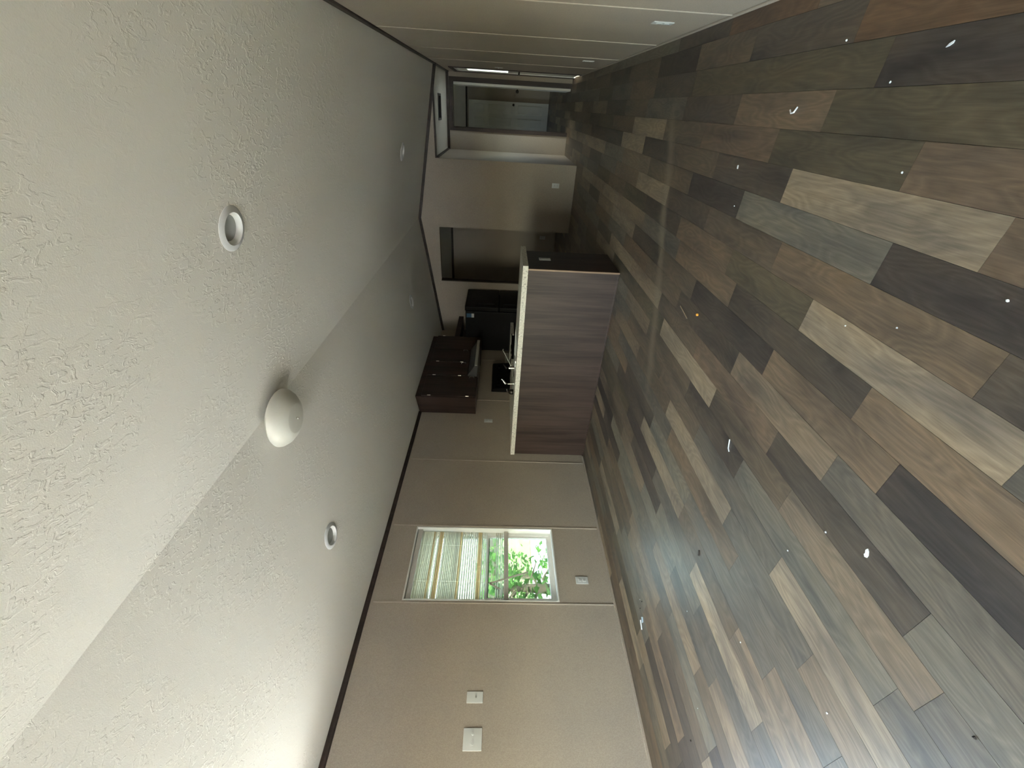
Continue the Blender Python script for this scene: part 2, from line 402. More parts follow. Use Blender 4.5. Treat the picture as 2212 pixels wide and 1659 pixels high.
def cells(bm, axis, t0, t1, a0, a1, z0, z1, holes):
    """wall slab with rectangular holes, axis = thickness axis"""
    A = sorted({a0, a1, *[h[0] for h in holes], *[h[1] for h in holes]}); A = [a for a in A if a0 <= a <= a1]
    Z = sorted({z0, z1, *[h[2] for h in holes], *[h[3] for h in holes]}); Z = [z for z in Z if z0 <= z <= z1]
    for i in range(len(A)-1):
        for k in range(len(Z)-1):
            ca, cz = (A[i]+A[i+1])/2, (Z[k]+Z[k+1])/2
            if any(h[0] < ca < h[1] and h[2] < cz < h[3] for h in holes): continue
            if axis == 'x': box(bm, t0, t1, A[i], A[i+1], Z[k], Z[k+1])
            else: box(bm, A[i], A[i+1], t0, t1, Z[k], Z[k+1])

# ================================================================== STRUCTURE
# ---------------- floor: subfloor slab with planks laid along the room
bm = BM(); box(bm, XL-WT, XR+WT, YF-WT, YFAR+WT, -0.15, -0.004)
floor = struct(obj('floor', bm, 'sub'), 'brown and grey wood plank floor running the length of the room', 'floor')
TONES = {'L': (0.385, 0.305, 0.218), 'l': (0.295, 0.226, 0.160), 'T': (0.245, 0.178, 0.122), 't': (0.210, 0.152, 0.108),
         'G': (0.230, 0.205, 0.162), 'g': (0.190, 0.165, 0.134), 'M': (0.185, 0.143, 0.105), 'O': (0.152, 0.124, 0.085),
         'D': (0.098, 0.079, 0.068), 'd': (0.125, 0.100, 0.080), 'R': (0.190, 0.116, 0.070)}
PITCH_X = 0.1264
# per row: joints and tone between them, nearest first (tone list has one more entry than joints)
ROWS = {-2: ([2.76], 'Rd'), -1: ([1.75, 2.45], 'RdM'), 0: ([0.75, 1.565, 3.08], 'tDOd'), 1: ([0.95, 1.735, 2.42], 'MOTd'), 2: ([1.282, 1.998, 2.75], 'tOtM'),
        3: ([0.951, 1.808, 2.48, 3.2], 'tLdMd'), 4: ([0.45, 1.209, 2.105, 2.747], 'MDGDM'), 5: ([0.782, 1.693, 2.40], 'dTMd'),
        6: ([0.62, 1.396, 2.028, 2.75], 'gLOTd'), 7: ([1.014, 1.90], 'TdT'), 8: ([0.815, 1.471, 2.30], 'DTDM'), 9: ([0.30, 0.981, 1.675, 2.45], 'lgldM'),
        10: ([0.529, 1.247, 2.057], 'GdtM'), 11: ([1.057, 1.732], 'lML'), 12: ([0.452, 1.345, 1.996], 'gGdM'),
        13: ([0.936, 1.75], 'LgM'), 14: ([0.643, 1.273, 2.15], 'lgLM'), 15: ([0.40, 1.105, 2.02], 'ggTg'), 16: ([0.702, 1.597, 2.30], 'lgGd'),
        17: ([0.909, 1.60, 2.45], 'lMLd'), 18: ([0.60, 1.313, 2.033], 'gLgD'), 19: ([1.15, 1.834, 2.53], 'gGdM'), 20: ([0.85, 1.45, 2.125, 2.778], 'lgGlM'),
        21: ([0.95, 1.72, 2.35], 'MlgG'), 22: ([1.30, 2.053, 2.70], 'GgGd')}
def proj_area(x0, x1, y0, y1):
    pts = []
    for x, y in ((x0, y0), (x1, y0), (x1, y1), (x0, y1)):
        v = Vector((x, y, 0))-Vector((0, 0, CAM_H))
        zc = v.dot(_f)
        if zc < 0.12: return -1 if max(y0, y1) < 0.2 else 0.5
        pts.append((v.dot(_r2)/zc*F_PX+829.5, v.dot(_d2)/zc*F_PX+1106))
    cx = sum(p[0] for p in pts)/4; cyy = sum(p[1] for p in pts)/4
    if not (-120 < cx < 1780 and -50 < cyy < 2420): return -1
    return abs(sum(pts[i][0]*pts[(i+1) % 4][1]-pts[(i+1) % 4][0]*pts[i][1] for i in range(4)))/2
planks = []
for r in range(-2, 31):
    xb = 0.232-PITCH_X*r; xa = xb-PITCH_X
    xb = min(xb, XR); xa = max(xa, XL)
    if xb-xa < 0.01: continue
    js, tn = ROWS.get(r, ([], ''))
    js = list(js); tn = list(tn)
    if not js: js = [0.3+rnd.random()*0.6]; tn = [rnd.choice('LlTtGgMdDO'), rnd.choice('lTtGgMdDO')]
    while js[0] > YF+0.3:
        js.insert(0, js[0]-(0.64+rnd.random()*0.27)); tn.insert(0, rnd.choice('LlTtGgMMdD'))
    while js[-1] < YFAR-0.4:
        js.append(js[-1]+0.64+rnd.random()*0.27); tn.append(rnd.choice('lTtgMMdDOGL'))
    ys = [YF]+[j for j in js if YF+0.02 < j < YFAR-0.02]+[YFAR]
    k0 = len([j for j in js if j <= YF+0.02])
    for k in range(len(ys)-1):
        t = TONES[tn[min(k0+k, len(tn)-1)]]
        w = 1+rnd.uniform(-0.07, 0.07)
        planks.append((xa, xb, ys[k], ys[k+1], tuple(c*w*0.86 for c in t), rnd.random()))
planks.sort(key=lambda p: -proj_area(p[0], p[1], p[2], p[3]))
G = 0.0005
def plank_mesh(name, lst, parent):
    bm = BM(); lay = bm.verts.layers.float_color.new('tone')
    for xa, xb, ya, yb, t, s in lst:
        for v in box(bm, xa+G, xb-G, ya+G, yb-G, -0.004, 0.0): v[lay] = (*t, s)
    return obj(name, bm, 'plank', parent)
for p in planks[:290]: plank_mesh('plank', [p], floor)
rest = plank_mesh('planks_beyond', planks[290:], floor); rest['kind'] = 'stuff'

# ---------------- walls
def wall_panels(wall, axis, face, out, joints, z0, zt, holes, proud=0.004):
    """thin wall boards between joints, each its own part, plus battens over the joints"""
    for a, b in zip(joints, joints[1:]):
        hs = [h for h in holes if h[0] < b and h[1] > a]
        bm = BM()
        t0, t1 = (face, face+out*proud)
        cells(bm, axis, min(t0, t1), max(t0, t1), a, b, z0, zt, hs)
        obj('panel', bm, 'wall', wall)
def battens(wall, axis, face, out, ys, z0, zt):
    for y in ys:
        bm = BM(); t0, t1 = face, face+out*0.005
        if axis == 'x': box(bm, min(t0, t1), max(t0, t1), y-0.006, y+0.006, z0, zt)
        else: box(bm, y-0.006, y+0.006, min(t0, t1), max(t0, t1), z0, zt)
        bevel(bm, 0.002, 2)
        obj('batten', bm, 'batten', wall)
PB = 0.004
bm = BM(); cells(bm, 'x', XL-WT, XL-PB, YF-WT, YFAR+WT, -0.15, 2.34, [WIN1, WIN2, WIN4])
wall_left = struct(obj('wall_left', bm, 'siding'), 'long beige panelled wall with the window and outlets', 'wall')
JL = [YF, -2.1, -0.86, 0.81, 1.913, 2.712, 3.668, 4.93, 6.1, YB]
wall_panels(wall_left, 'x', XL-PB, 1, JL, 0.0, 2.22, [WIN1, WIN2])
battens(wall_left, 'x', XL, 1, [-2.1, -0.86, 1.913, 2.712, 3.668, 4.93, 6.1], 0.02, 2.15)
LITE = (7.93, 8.33, 1.12, 1.765)
bm = BM(); cells(bm, 'x', XR+PB, XR+WT, YF-WT, YFAR+WT, -0.15, 2.30, [DOOR])
wall_right = struct(obj('wall_right', bm, 'siding'), 'beige panelled wall beside the camera', 'wall')
JR = [YF, -2.1, -0.9, 0.3, 1.52, 2.74, 3.99, 5.22, 6.42, DOOR[0], DOOR[1], YE]
wall_panels(wall_right, 'x', XR+PB, -1, JR, 0.0, 2.17, [DOOR])
battens(wall_right, 'x', XR, -1, [-2.1, -0.9, 0.3, 1.52, 2.74, 3.99, 5.22, 6.42], 0.02, 2.12)
# gable wall of the kitchen with the utility opening and the hall opening
OPX0, OPX1 = -2.665, -1.738
HX = -0.719
def gz(x): return ZA-(ZA-ZL)*(XA-x)/(XA-XL) if x < XA else ZA-(ZA-ZR)*(x-XA)/(XR-XA)
bm = BM()
xs = [XL, OPX0, OPX1, XA, HX, XR]
for a, b in zip(xs, xs[1:]):
    z0 = HZ if (a == OPX0 or a == HX) else 0.0
    prism(bm, [(a, z0), (b, z0), (b, gz(b)+0.03), (a, gz(a)+0.03)], 'y', YB, YB+0.10)
wall_back = struct(obj('wall_back', bm, 'wall'), 'gable wall behind the kitchen with two openings', 'wall')
# hall partition, hall end wall, utility room and the room beyond
bm = BM(); box(bm, HX-0.10, HX, YB+0.10, YE, 0, HZ)
wall_hall = struct(obj('wall_hall', bm, 'wall'), 'side wall of the short hall', 'wall')
HD = (-0.373, 0.318, 0.0, 2.08)
bm = BM(); cells(bm, 'y', YE, YE+0.10, HX-0.10, XR, 0, HZ, [HD])
wall_hall_end = struct(obj('wall_hall_end', bm, 'wall'), 'end wall of the hall with the dark trimmed doorway', 'wall')
bm = BM(); box(bm, XL, HX-0.10, 8.85, 8.95, 0, HZ)
wall_utility = struct(obj('wall_utility', bm, 'wall'), 'back wall of the dark utility room', 'wall')
bm = BM(); box(bm, XL, XR, YFAR, YFAR+WT, 0, HZ)
wall_far = struct(obj('wall_far', bm, 'wall'), 'farthest wall behind the white panel door', 'wall')
# wall behind the camera
bm = BM()
cells(bm, 'y', YF-WT, YF, XL-WT, XR+WT, -0.15, 2.16, [WIN3])
prism(bm, [(XL-WT, 2.16), (XR+WT, 2.16), (XR+WT, 2.2), (XA, ZA+0.03), (XL-WT, 2.25)], 'y', YF-WT, YF)
wall_front = struct(obj('wall_front', bm, 'wall'), 'end wall behind the camera with a wide window', 'wall')

# ---------------- vaulted ceiling with holes for the recessed lights
CANS = [(-0.506, 1.879, 'R'), (-2.744, 1.929, 'L'), (-0.506, 5.47, 'R'), (-2.70, 5.52, 'L')]
CANS[3] = (-2.404, 5.562, 'L')
angL = math.atan2(ZA-ZL, XA-XL); angR = math.atan2(ZA-ZR, XR-XA)
def ceil_frame(x, y):
    """point on ceiling and rotation about y that tilts local -z to the room"""
    return Vector((x, y, gz(x))), (-angL if x < XA else angR)
def cut_ceiling(name, poly, side, y0, y1):
    bm = BM(); prism(bm, poly, 'y', y0, y1)
    o = obj(name, bm, 'ceil', center=False)
    cut = []
    for x, y, s in CANS:
        if s != side: continue
        p, a = ceil_frame(x, y)
        b2 = BM(); lathe(b2, [(0, -0.2), (0.0785, -0.2), (0.0785, 0.2), (0, 0.2)], 48)
        bmesh.ops.recalc_face_normals(b2, faces=b2.faces)
        bmesh.ops.transform(b2, matrix=Matrix.Translation(p) @ Matrix.Rotation(a, 4, 'Y'), verts=b2.verts)
        me = bpy.data.meshes.new('cutter'); b2.to_mesh(me); b2.free()
        c = bpy.data.objects.new('cutter', me); COL.objects.link(c); cut.append(c)
        md = o.modifiers.new('hole', 'BOOLEAN'); md.operation = 'DIFFERENCE'; md.object = c; md.solver = 'EXACT'
    bpy.context.view_layer.update()
    dg = bpy.context.evaluated_depsgraph_get()
    me = bpy.data.meshes.new_from_object(o.evaluated_get(dg))
    o.modifiers.clear(); old = o.data; o.data = me; me.name = name
    if not me.materials: me.materials.append(M['ceil'])
    for c in cut:
        d = c.data; bpy.data.objects.remove(c); bpy.data.meshes.remove(d)
    return struct(o)
TH = 0.09
zle = ZL-(ZA-ZL)/(XA-XL)*0.45; zre = ZR-(ZA-ZR)/(XR-XA)*0.45
c1 = cut_ceiling('ceiling', [(XL-WT, ZL-0.0174), (XA, ZA), (XA, ZA+TH), (XL-0.45, zle+TH), (XL-0.45, zle)], 'L', YF-0.3, YB+0.06)
c2 = cut_ceiling('ceiling', [(XA, ZA), (XR+WT, ZR-0.0206), (XR+0.45, zre), (XR+0.45, zre+TH), (XA, ZA+TH)], 'R', YF-0.3, YB+0.06)
c1['label'] = 'textured left slope of the white vaulted ceiling'; c2['label'] = 'textured right slope of the white vaulted ceiling'
bm = BM(); box(bm, HX, XR, YB+0.02, YE+0.05, HZ, HZ+0.1); box(bm, XL, HX, YB+0.10, 8.95, HZ, HZ+0.1)
c3 = struct(obj('ceiling', bm, 'ceil'), 'flat low ceiling over the hall and the utility room', 'ceiling')
bm = BM(); box(bm, XL, XR, 8.95, YFAR+WT, HZ, HZ+0.1)
c4 = struct(obj('ceiling', bm, 'ceil'), 'flat ceiling of the room beyond the hall', 'ceiling')
bm = BM(); prism(bm, [(XL-0.5, 2.30), (XR+0.5, 2.30), (XA, 2.95)], 'y', YB+0.1, YFAR+0.3)
rf = struct(obj('roof', bm, 'siding'), 'roof over the back rooms', 'roof')

# ---------------- dark crown mouldings and small base trims
n_trim = [0]
def trim(bm, mat='crown', label=None):
    n_trim[0] += 1
    return struct(obj('trim_%d' % n_trim[0], bm, mat), label, 'moulding' if label else None)
bm = BM(); prism(bm, [(XL, 2.176), (XL+0.008, 2.176), (XL+0.014, 2.184), (XL+0.014, 2.200), (XL+0.018, 2.2165), (XL, 2.214)], 'y', YF, 4.596)
trim(bm, label='dark brown crown moulding above the window wall')
bm = BM(); prism(bm, [(XR, 2.128), (XR-0.008, 2.128), (XR-0.012, 2.136), (XR-0.014, 2.164), (XR, 2.162)], 'y', YF, YE)
trim(bm, label='dark brown crown moulding along the right wall')
for x0, x1, lab in ((XL, XA, 'left'), (XA, XR, 'right')):
    bm = BM(); x0b = x0
    prism(bm, [(x0b, gz(x0b)-0.042), (x1, gz(x1)-0.042), (x1, gz(x1)), (x0b, gz(x0b))], 'y', YB-0.022, YB)
    trim(bm, label='dark brown moulding under the %s slope of the gable' % lab)
bm = BM(); box(bm, HX, XR, YE-0.02, YE, HZ-0.045, HZ); trim(bm, label='dark moulding across the end of the hall')
bm = BM(); box(bm, HX, HX+0.02, YB+0.02, YE-0.02, HZ-0.035, HZ); trim(bm, label='dark moulding along the side of the hall ceiling')
bm = BM(); box(bm, HX, XR, YB-0.008, YB+0.01, HZ-0.006, HZ+0.012); trim(bm, label='thin dark edge of the hall opening')
bm = BM(); box(bm, XL, HX-0.1, 8.83, 8.85, HZ-0.045, HZ); trim(bm, label='dark moulding in the utility room')
bm = BM(); box(bm, XL, XR, YFAR-0.02, YFAR, HZ-0.045, HZ); trim(bm, label='dark moulding on the farthest wall')
bm = BM(); box(bm, OPX0-0.002, OPX0+0.012, YB-0.010, YB+0.105, 0, HZ); trim(bm, label='dark casing edge of the utility opening')
# dark casing round the hall doorway, white jamb inside
bm = BM()
box(bm, HD[0]-0.045, HD[0], YE-0.018, YE, 0, HD[3]+0.05); box(bm, HD[1], HD[1]+0.05, YE-0.018, YE, 0, HD[3]+0.05); box(bm, HD[0], HD[1], YE-0.018, YE, HD[3], HD[3]+0.05)
trim(bm, label='dark wood casing round the doorway at the end of the hall')
bm = BM()
box(bm, HD[0], HD[0]+0.015, YE, YE+0.11, 0, HD[3]); box(bm, HD[1]-0.015, HD[1], YE, YE+0.11, 0, HD[3]); box(bm, HD[0]+0.015, HD[1]-0.015, YE, YE+0.11, HD[3]-0.015, HD[3])
trim(bm, 'crown', label='dark jamb lining of the hall doorway')
bm = BM(); box(bm, 0.262, 0.298, YE+0.03, YE+0.72, 0.012, 2.055)
door3 = struct(obj('door_3', bm, 'door'), 'white interior door standing open beyond the hall', 'door')
bm = BM(); lathe(bm, [(0, -0.03), (0.022, -0.022), (0.028, 0), (0.022, 0.022), (0, 0.03)], 16, (0.225, YE+0.65, 0.93)); tube(bm, [(0.262, YE+0.65, 0.93), (0.225, YE+0.65, 0.93)], 0.011, 10)
obj('door_knob', bm, 'darkmetal', door3, smooth=True)
def base(name, x0, x1, y0, y1, z1, lab):
    bm = BM(); box(bm, x0, x1, y0, y1, 0, z1); bevel(bm, 0.003, 2)
    return struct(obj(name, bm, 'wall'), lab, 'baseboard')
base('baseboard_left', XL, XL+0.011, YF, 3.79, 0.020, 'thin beige base strip under the window wall')
base('baseboard_right', XR-0.009, XR, YF, DOOR[0]-0.05, 0.022, 'thin beige base strip along the right wall')
base('baseboard_back', OPX1, HX, YB-0.009, YB, 0.020, 'thin beige base strip on the gable wall')

# ---------------- windows
def window(n, axis, face, out, a0, a1, z0, z1, label, glass='glass', dimmer=False):
    """vinyl single-hung unit set in a white lined recess; face = room side of wall, out = direction to outside"""
    def bx(bm, d0, d1, a, b, c, d):
        t0, t1 = face+out*d0, face+out*d1
        if axis == 'x': box(bm, min(t0, t1), max(t0, t1), a, b, c, d)
        else: box(bm, a, b, min(t0, t1), max(t0, t1), c, d)
    bm = BM()       # jamb lining
    L = 0.012
    bx(bm, -0.002, WT, a0, a0+L, z0, z1); bx(bm, -0.002, WT, a1-L, a1, z0, z1); bx(bm, -0.002, WT, a0+L, a1-L, z1-L, z1); bx(bm, -0.006, WT, a0+L, a1-L, z0, z0+L)
    w = struct(obj('window_%d' % n, bm, 'white'), label, 'window')
    a0 += L; a1 -= L; z0 += L; z1 -= L
    zm = (z0+z1)/2-0.04
    f = 0.030
    bm = BM()       # outer frame
    bx(bm, 0.065, 0.115, a0, a0+f, z0, z1); bx(bm, 0.065, 0.115, a1-f, a1, z0, z1); bx(bm, 0.065, 0.115, a0+f, a1-f, z1-f, z1); bx(bm, 0.065, 0.115, a0+f, a1-f, z0, z0+0.022)
    fr = obj('window_frame', bm, 'white', w)
    s = 0.026
    def sash(d0, d1, zz0, zz1, nm):
        bm = BM(); aa, bb = a0+f, a1-f
        bx(bm, d0, d1, aa, aa+s, zz0, zz1); bx(bm, d0, d1, bb-s, bb, zz0, zz1); bx(bm, d0, d1, aa+s, bb-s, zz0, zz0+s); bx(bm, d0, d1, aa+s, bb-s, zz1-s, zz1)
        so = obj(nm, bm, 'white', w)
        bm = BM(); dm = (d0+d1)/2; bx(bm, dm-0.002, dm+0.002, aa+s, bb-s, zz0+s, zz1-s)
        obj('pane', bm, glass, so)
    sash(0.070, 0.088, z0+0.022, zm+0.018, 'lower_sash'); sash(0.092, 0.110, zm-0.018, z1-f, 'upper_sash')
    if dimmer:  # added sheet that dims the daylight through this window
        bm = BM(); bx(bm, 0.1125, 0.1135, a0+f, a1-f, z0+0.022, z1-f); obj('dimming_sheet', bm, 'dimmer', w)
    return w
window(1, 'x', XL, -1, *WIN1, 'tall white window half covered by a broken blind', 'tinted', True)
window(2, 'x', XL, -1, *WIN2, 'wide white window on the left wall beside the camera')
window(3, 'y', YF, -1, *WIN3, 'wide white window behind the camera')
window(4, 'x', XL, -1, *WIN4, 'window of the room beyond the hall')
portal('portal_window_4', (XL-WT-0.02, (WIN4[0]+WIN4[1])/2, (WIN4[2]+WIN4[3])/2), (0, R_(-90), 0), WIN4[3]-WIN4[2], WIN4[1]-WIN4[0])
portal('portal_window_1', (XL-WT-0.02, (WIN1[0]+WIN1[1])/2, (WIN1[2]+WIN1[3])/2), (0, R_(-90), 0), WIN1[3]-WIN1[2], WIN1[1]-WIN1[0])
portal('portal_window_2', (XL-WT-0.02, (WIN2[0]+WIN2[1])/2, (WIN2[2]+WIN2[3])/2), (0, R_(-90), 0), WIN2[3]-WIN2[2], WIN2[1]-WIN2[0])
portal('portal_window_3', ((WIN3[0]+WIN3[1])/2, YF-WT-0.02, (WIN3[2]+WIN3[3])/2), (R_(90), 0, 0), WIN3[1]-WIN3[0], WIN3[3]-WIN3[2])
portal('portal_door_lite', (XR+WT+0.02, (LITE[0]+LITE[1])/2, (LITE[2]+LITE[3])/2), (0, R_(90), 0), LITE[3]-LITE[2], LITE[1]-LITE[0])

# ---------------- doors
# entry door in the right wall of the hall
bm = BM(); d0, d1 = XR+0.012, XR+0.055
cells(bm, 'x', d0, d1, DOOR[0]+0.03, DOOR[1]-0.03, 0.012, DOOR[3]-0.03, [LITE])
door1 = struct(obj('door_1', bm, 'door'), 'white entry door with a small window in the right wall', 'door')
bm = BM()
for (a, b, c, d) in ((LITE[0]-0.03, LITE[0], LITE[2]-0.03, LITE[3]+0.03), (LITE[1], LITE[1]+0.03, LITE[2]-0.03, LITE[3]+0.03), (LITE[0], LITE[1], LITE[2]-0.03, LITE[2]), (LITE[0], LITE[1], LITE[3], LITE[3]+0.03)):
    box(bm, XR+0.004, d0, a, b, c, d)
lf = obj('lite_frame', bm, 'white', door1)
bm = BM(); box(bm, d0+0.018, d0+0.023, *LITE); obj('pane', bm, 'frosted', lf)
bm = BM()
for z0, z1 in ((0.16, 0.50), (0.58, 0.95)):
    for a, b in ((DOOR[0]+0.12, DOOR[0]+0.41), (DOOR[0]+0.49, DOOR[0]+0.78)):
        box(bm, d0-0.005, d0, a, b, z0, z1)
bevel(bm, 0.0045, 1); obj('raised_panels', bm, 'door', door1)
bm = BM(); tube(bm, [(d0, DOOR[0]+0.10, 0.955), (d0-0.05, DOOR[0]+0.10, 0.955)], 0.012, 12); tube(bm, [(d0-0.05, DOOR[0]+0.10, 0.955), (d0-0.055, DOOR[0]+0.15, 0.95), (d0-0.05, DOOR[0]+0.21, 0.955)], [0.011, 0.010, 0.008], 10)
h1 = obj('door_handle', bm, 'darkmetal', door1, smooth=True)
bm = BM(); tube(bm, [(d0, DOOR[0]+0.10, 1.08), (d0-0.018, DOOR[0]+0.10, 1.08)], 0.026, 20); obj('deadbolt', bm, 'darkmetal', door1, smooth=True)
bm = BM()
box(bm, XR+0.002, XR+WT, DOOR[0], DOOR[0]+0.03, 0, DOOR[3]); box(bm, XR+0.002, XR+WT, DOOR[1]-0.03, DOOR[1], 0, DOOR[3]); box(bm, XR+0.002, XR+WT, DOOR[0]+0.03, DOOR[1]-0.03, DOOR[3]-0.03, DOOR[3])
obj('door_frame', bm, 'white', door1)
bm = BM()
box(bm, XR-0.012, XR, DOOR[0]-0.045, DOOR[0]+0.004, 0, DOOR[3]+0.045); box(bm, XR-0.012, XR, DOOR[1]-0.004, DOOR[1]+0.045, 0, DOOR[3]+0.045); box(bm, XR-0.012, XR, DOOR[0]+0.004, DOOR[1]-0.004, DOOR[3]-0.004, DOOR[3]+0.045)
obj('casing', bm, 'crown', door1)
# six-panel door far away beyond the hall
fx0, fx1, fz = -0.557, 0.092, 2.10
YD = YFAR-0.06
bm = BM(); box(bm, fx0+0.004, fx1-0.004, YD+0.01, YD+0.05, 0.005, fz-0.004)
door2 = struct(obj('door_2', bm, 'door'), 'white six-panel door seen through the dark doorway', 'door')
pw = (fx1-fx0-0.26)/2
for a in (fx0+0.08, fx0+0.18+pw):
    for z0, z1 in ((0.18, 0.82), (0.98, 1.58), (1.70, 1.96)):
        bm = BM(); box(bm, a, a+pw, YD+0.002, YD+0.011, z0, z1); bevel(bm, 0.008, 1); obj('panel', bm, 'door', door2)
bm = BM(); tube(bm, [(fx1-0.07, YD+0.01, 0.93), (fx1-0.07, YD-0.03, 0.93)], 0.012, 10); lathe(bm, [(0, -0.03), (0.022, -0.022), (0.03, 0), (0.022, 0.022), (0, 0.03)], 16, (fx1-0.07, YD-0.045, 0.93))
obj('door_knob', bm, 'darkmetal', door2, smooth=True)

# ================================================================== OBJECTS
# ---------------- recessed ceiling lights
CLAB = ['large round recessed light nearest the camera on the right slope', 'round recessed light on the left slope near the window wall',
        'small far recessed light on the right slope towards the hall', 'small far recessed light on the left slope over the kitchen']
for (x, y, s), lab in zip(CANS, CLAB):
    p, a = ceil_frame(x, y)
    t = thing('recessed_light', lab, 'ceiling light', p, (0, a, 0), 'recessed ceiling lights', local=True)
    bm = BM(); lathe(bm, [(0.066, -0.004), (0.070, -0.010), (0.088, -0.0075), (0.097, -0.0015), (0.097, 0.0), (0.0785, 0.0), (0.0775, 0.02), (0.066, 0.02), (0.066, -0.004)], 64)
    obj('trim_ring', bm, 'trimring', t, smooth=True)
    bm = BM(); lathe(bm, [(0.0655, -0.004), (0.057, 0.013), (0.057, 0.019), (0.070, 0.019), (0.0655, 0.015)], 64)
    obj('baffle', bm, 'baffle', t, smooth=True)
    bm = BM(); lathe(bm, [(0, 0.008), (0.03, 0.009), (0.0565, 0.012), (0.0565, 0.021), (0, 0.021)], 48)
    obj('lens', bm, 'lens', t, smooth=True)
# ---------------- dome light on the ridge
DX, DY, DZ = -1.655, 1.985, 2.482
t = thing('dome_light', 'white glass dome light mounted on the ceiling ridge', 'ceiling light', (DX, DY, DZ), (0, 0, 0), local=True)
bm = BM(); lathe(bm, [(0, 0.0), (0.135, 0.0), (0.135, -0.022), (0, -0.022)], 48); obj('base_pan', bm, 'white', t, smooth=True)
bm = BM(); lathe(bm, [(0.155, -0.020), (0.172, -0.022), (0.179, -0.031), (0.177, -0.046), (0.160, -0.074), (0.132, -0.098), (0.094, -0.116), (0.090, -0.117), (0.045, -0.1175), (0, -0.118)], 72)
obj('glass_bowl', bm, 'opal', t, smooth=True)
bm = BM(); lathe(bm, [(0, -0.134), (0.006, -0.132), (0.0085, -0.125), (0.007, -0.118), (0, -0.118)], 20); obj('finial', bm, 'finial', t, smooth=True)

# ---------------- wall plates and outlets
def place(name, lab, cat, wall, a, z, group=None):
    """thing whose local +y looks into the room; a = position along the wall"""
    rot, loc = {'L': (-90, (XL, a, z)), 'R': (90, (XR, a, z)), 'B': (180, (a, YB, z)), 'U': (180, (a, 8.85, z)), 'P': (-90, (-1.2641, a, z))}[wall]
    return thing(name, lab, cat, loc, (0, 0, R_(rot)), group, local=True)
def plate(t, w, hh, d=0.006):
    bm = BM(); box(bm, -w/2, w/2, 0, d, -hh/2, hh/2)
    bevel(bm, 0.003, 3); return obj('cover_plate', bm, 'plate', t, smooth=True)
def outlet(lab, wall, a, z, w=0.072, hh=0.117):
    t = place('wall_outlet', lab, 'outlet', wall, a, z, 'duplex outlets')
    plate(t, w, hh)
    for s in (-1, 1):
        bm = BM(); box(bm, -0.0165, 0.0165, 0.004, 0.0085, s*0.0205-0.0145, s*0.0205+0.0145); bevel(bm, 0.0035, 2)
        so = obj('socket', bm, 'plate', t, smooth=True)
        ROOT[so.name] = (0, 0.00625, s*0.0205)
        bm = BM(); box(bm, -0.0075, -0.0055, 0.008, 0.0088, s*0.0205-0.003, s*0.0205+0.006); box(bm, 0.0055, 0.0075, 0.008, 0.0088, s*0.0205-0.003, s*0.0205+0.005)
        tube(bm, [(0, 0.008, s*0.0205-0.008), (0, 0.0088, s*0.0205-0.008)], 0.0026, 8)
        obj('slots', bm, 'slot', so)
    bm = BM(); tube(bm, [(0, 0.005, 0), (0, 0.0072, 0)], 0.003, 10); obj('screw', bm, 'steel', t)
    return t
outlet('white outlet under the window, just above the floor', 'L', 2.137, 0.273)
outlet('white outlet on the left wall above the counter, right of the dark wall cabinets', 'L', 4.447, 1.228)
outlet('white outlet low on the right wall, nearest the camera', 'R', 3.078, 0.268)
outlet('small dim outlet low on the right wall, farther back', 'R', 5.52, 0.28)
outlet('white outlet low on the gable wall left of the hall', 'B', -1.017, 0.299)
outlet('faint outlet on the back wall of the utility room', 'U', -2.258, 0.268)
outlet('white outlet on the dark end of the kitchen peninsula', 'P', 4.125, 0.695)
t = place('cable_plate', 'narrow white wall plate with one centre port, between window and wide plate', 'wall plate', 'L', 1.214, 1.220, 'white plates on the window wall')
plate(t, 0.073, 0.121)
bm = BM(); tube(bm, [(0, 0.005, -0.008), (0, 0.016, -0.008)], 0.0055, 12); obj('port', bm, 'steel', t, smooth=True)
t = place('cable_plate', 'wide white wall plate with two round ports, nearest the camera', 'wall plate', 'L', 0.969, 1.222, 'white plates on the window wall')
plate(t, 0.126, 0.130, 0.0065)
for s in (-1, 1):
    bm = BM(); tube(bm, [(s*0.028, 0.005, 0.0), (s*0.028, 0.018, 0.0)], 0.0075, 16); obj('port', bm, 'plate', t, smooth=True)
t = place('light_switch', 'dim light switch plate on the right wall beside the entry door', 'light switch', 'R', 7.26, 1.255)
plate(t, 0.072, 0.117)
bm = BM(); prism(bm, [(0.004, -0.012), (0.016, 0.006), (0.012, 0.012), (0.004, 0.012)], 'x', -0.005, 0.005); obj('toggle', bm, 'plate', t)

# ---------------- broken venetian blind in the window
BY0, BY1, BX = 1.972, 2.670, XL-0.046
t = thing('window_blind', 'broken cream mini blind hanging halfway down the window', 'blind', (BX, (BY0+BY1)/2, 0.95))
bm = BM(); box(bm, BX-0.020, BX+0.020, BY0-0.012, BY1+0.012, 1.842, 1.888); bevel(bm, 0.003, 2); hr = obj('headrail', bm, 'rail', t)
def slat(z, tilt, sag=0.0, y0=BY0, y1=BY1, name='slat'):
    bm = BM(); w, n = 0.0125, 6
    rows = []
    for y, dz in ((y0, 0), ((y0+y1)/2, -sag), (y1, 0)):
        row = []
        for i in range(5):
            u = -1+2*i/4
            cx, cz = u*w, 0.0022*(1-u*u)
            row.append(bm.verts.new((BX+cx*math.cos(tilt)-cz*math.sin(tilt), y, z+dz+cx*math.sin(tilt)+cz*math.cos(tilt))))
        rows.append(row)
    for A, B in zip(rows, rows[1:]):
        for i in range(4): bm.faces.new((A[i], A[i+1], B[i+1], B[i]))
    bmesh.ops.solidify(bm, geom=bm.faces[:], thickness=0.0006)
    return obj(name, bm, 'slat', t, smooth=True)
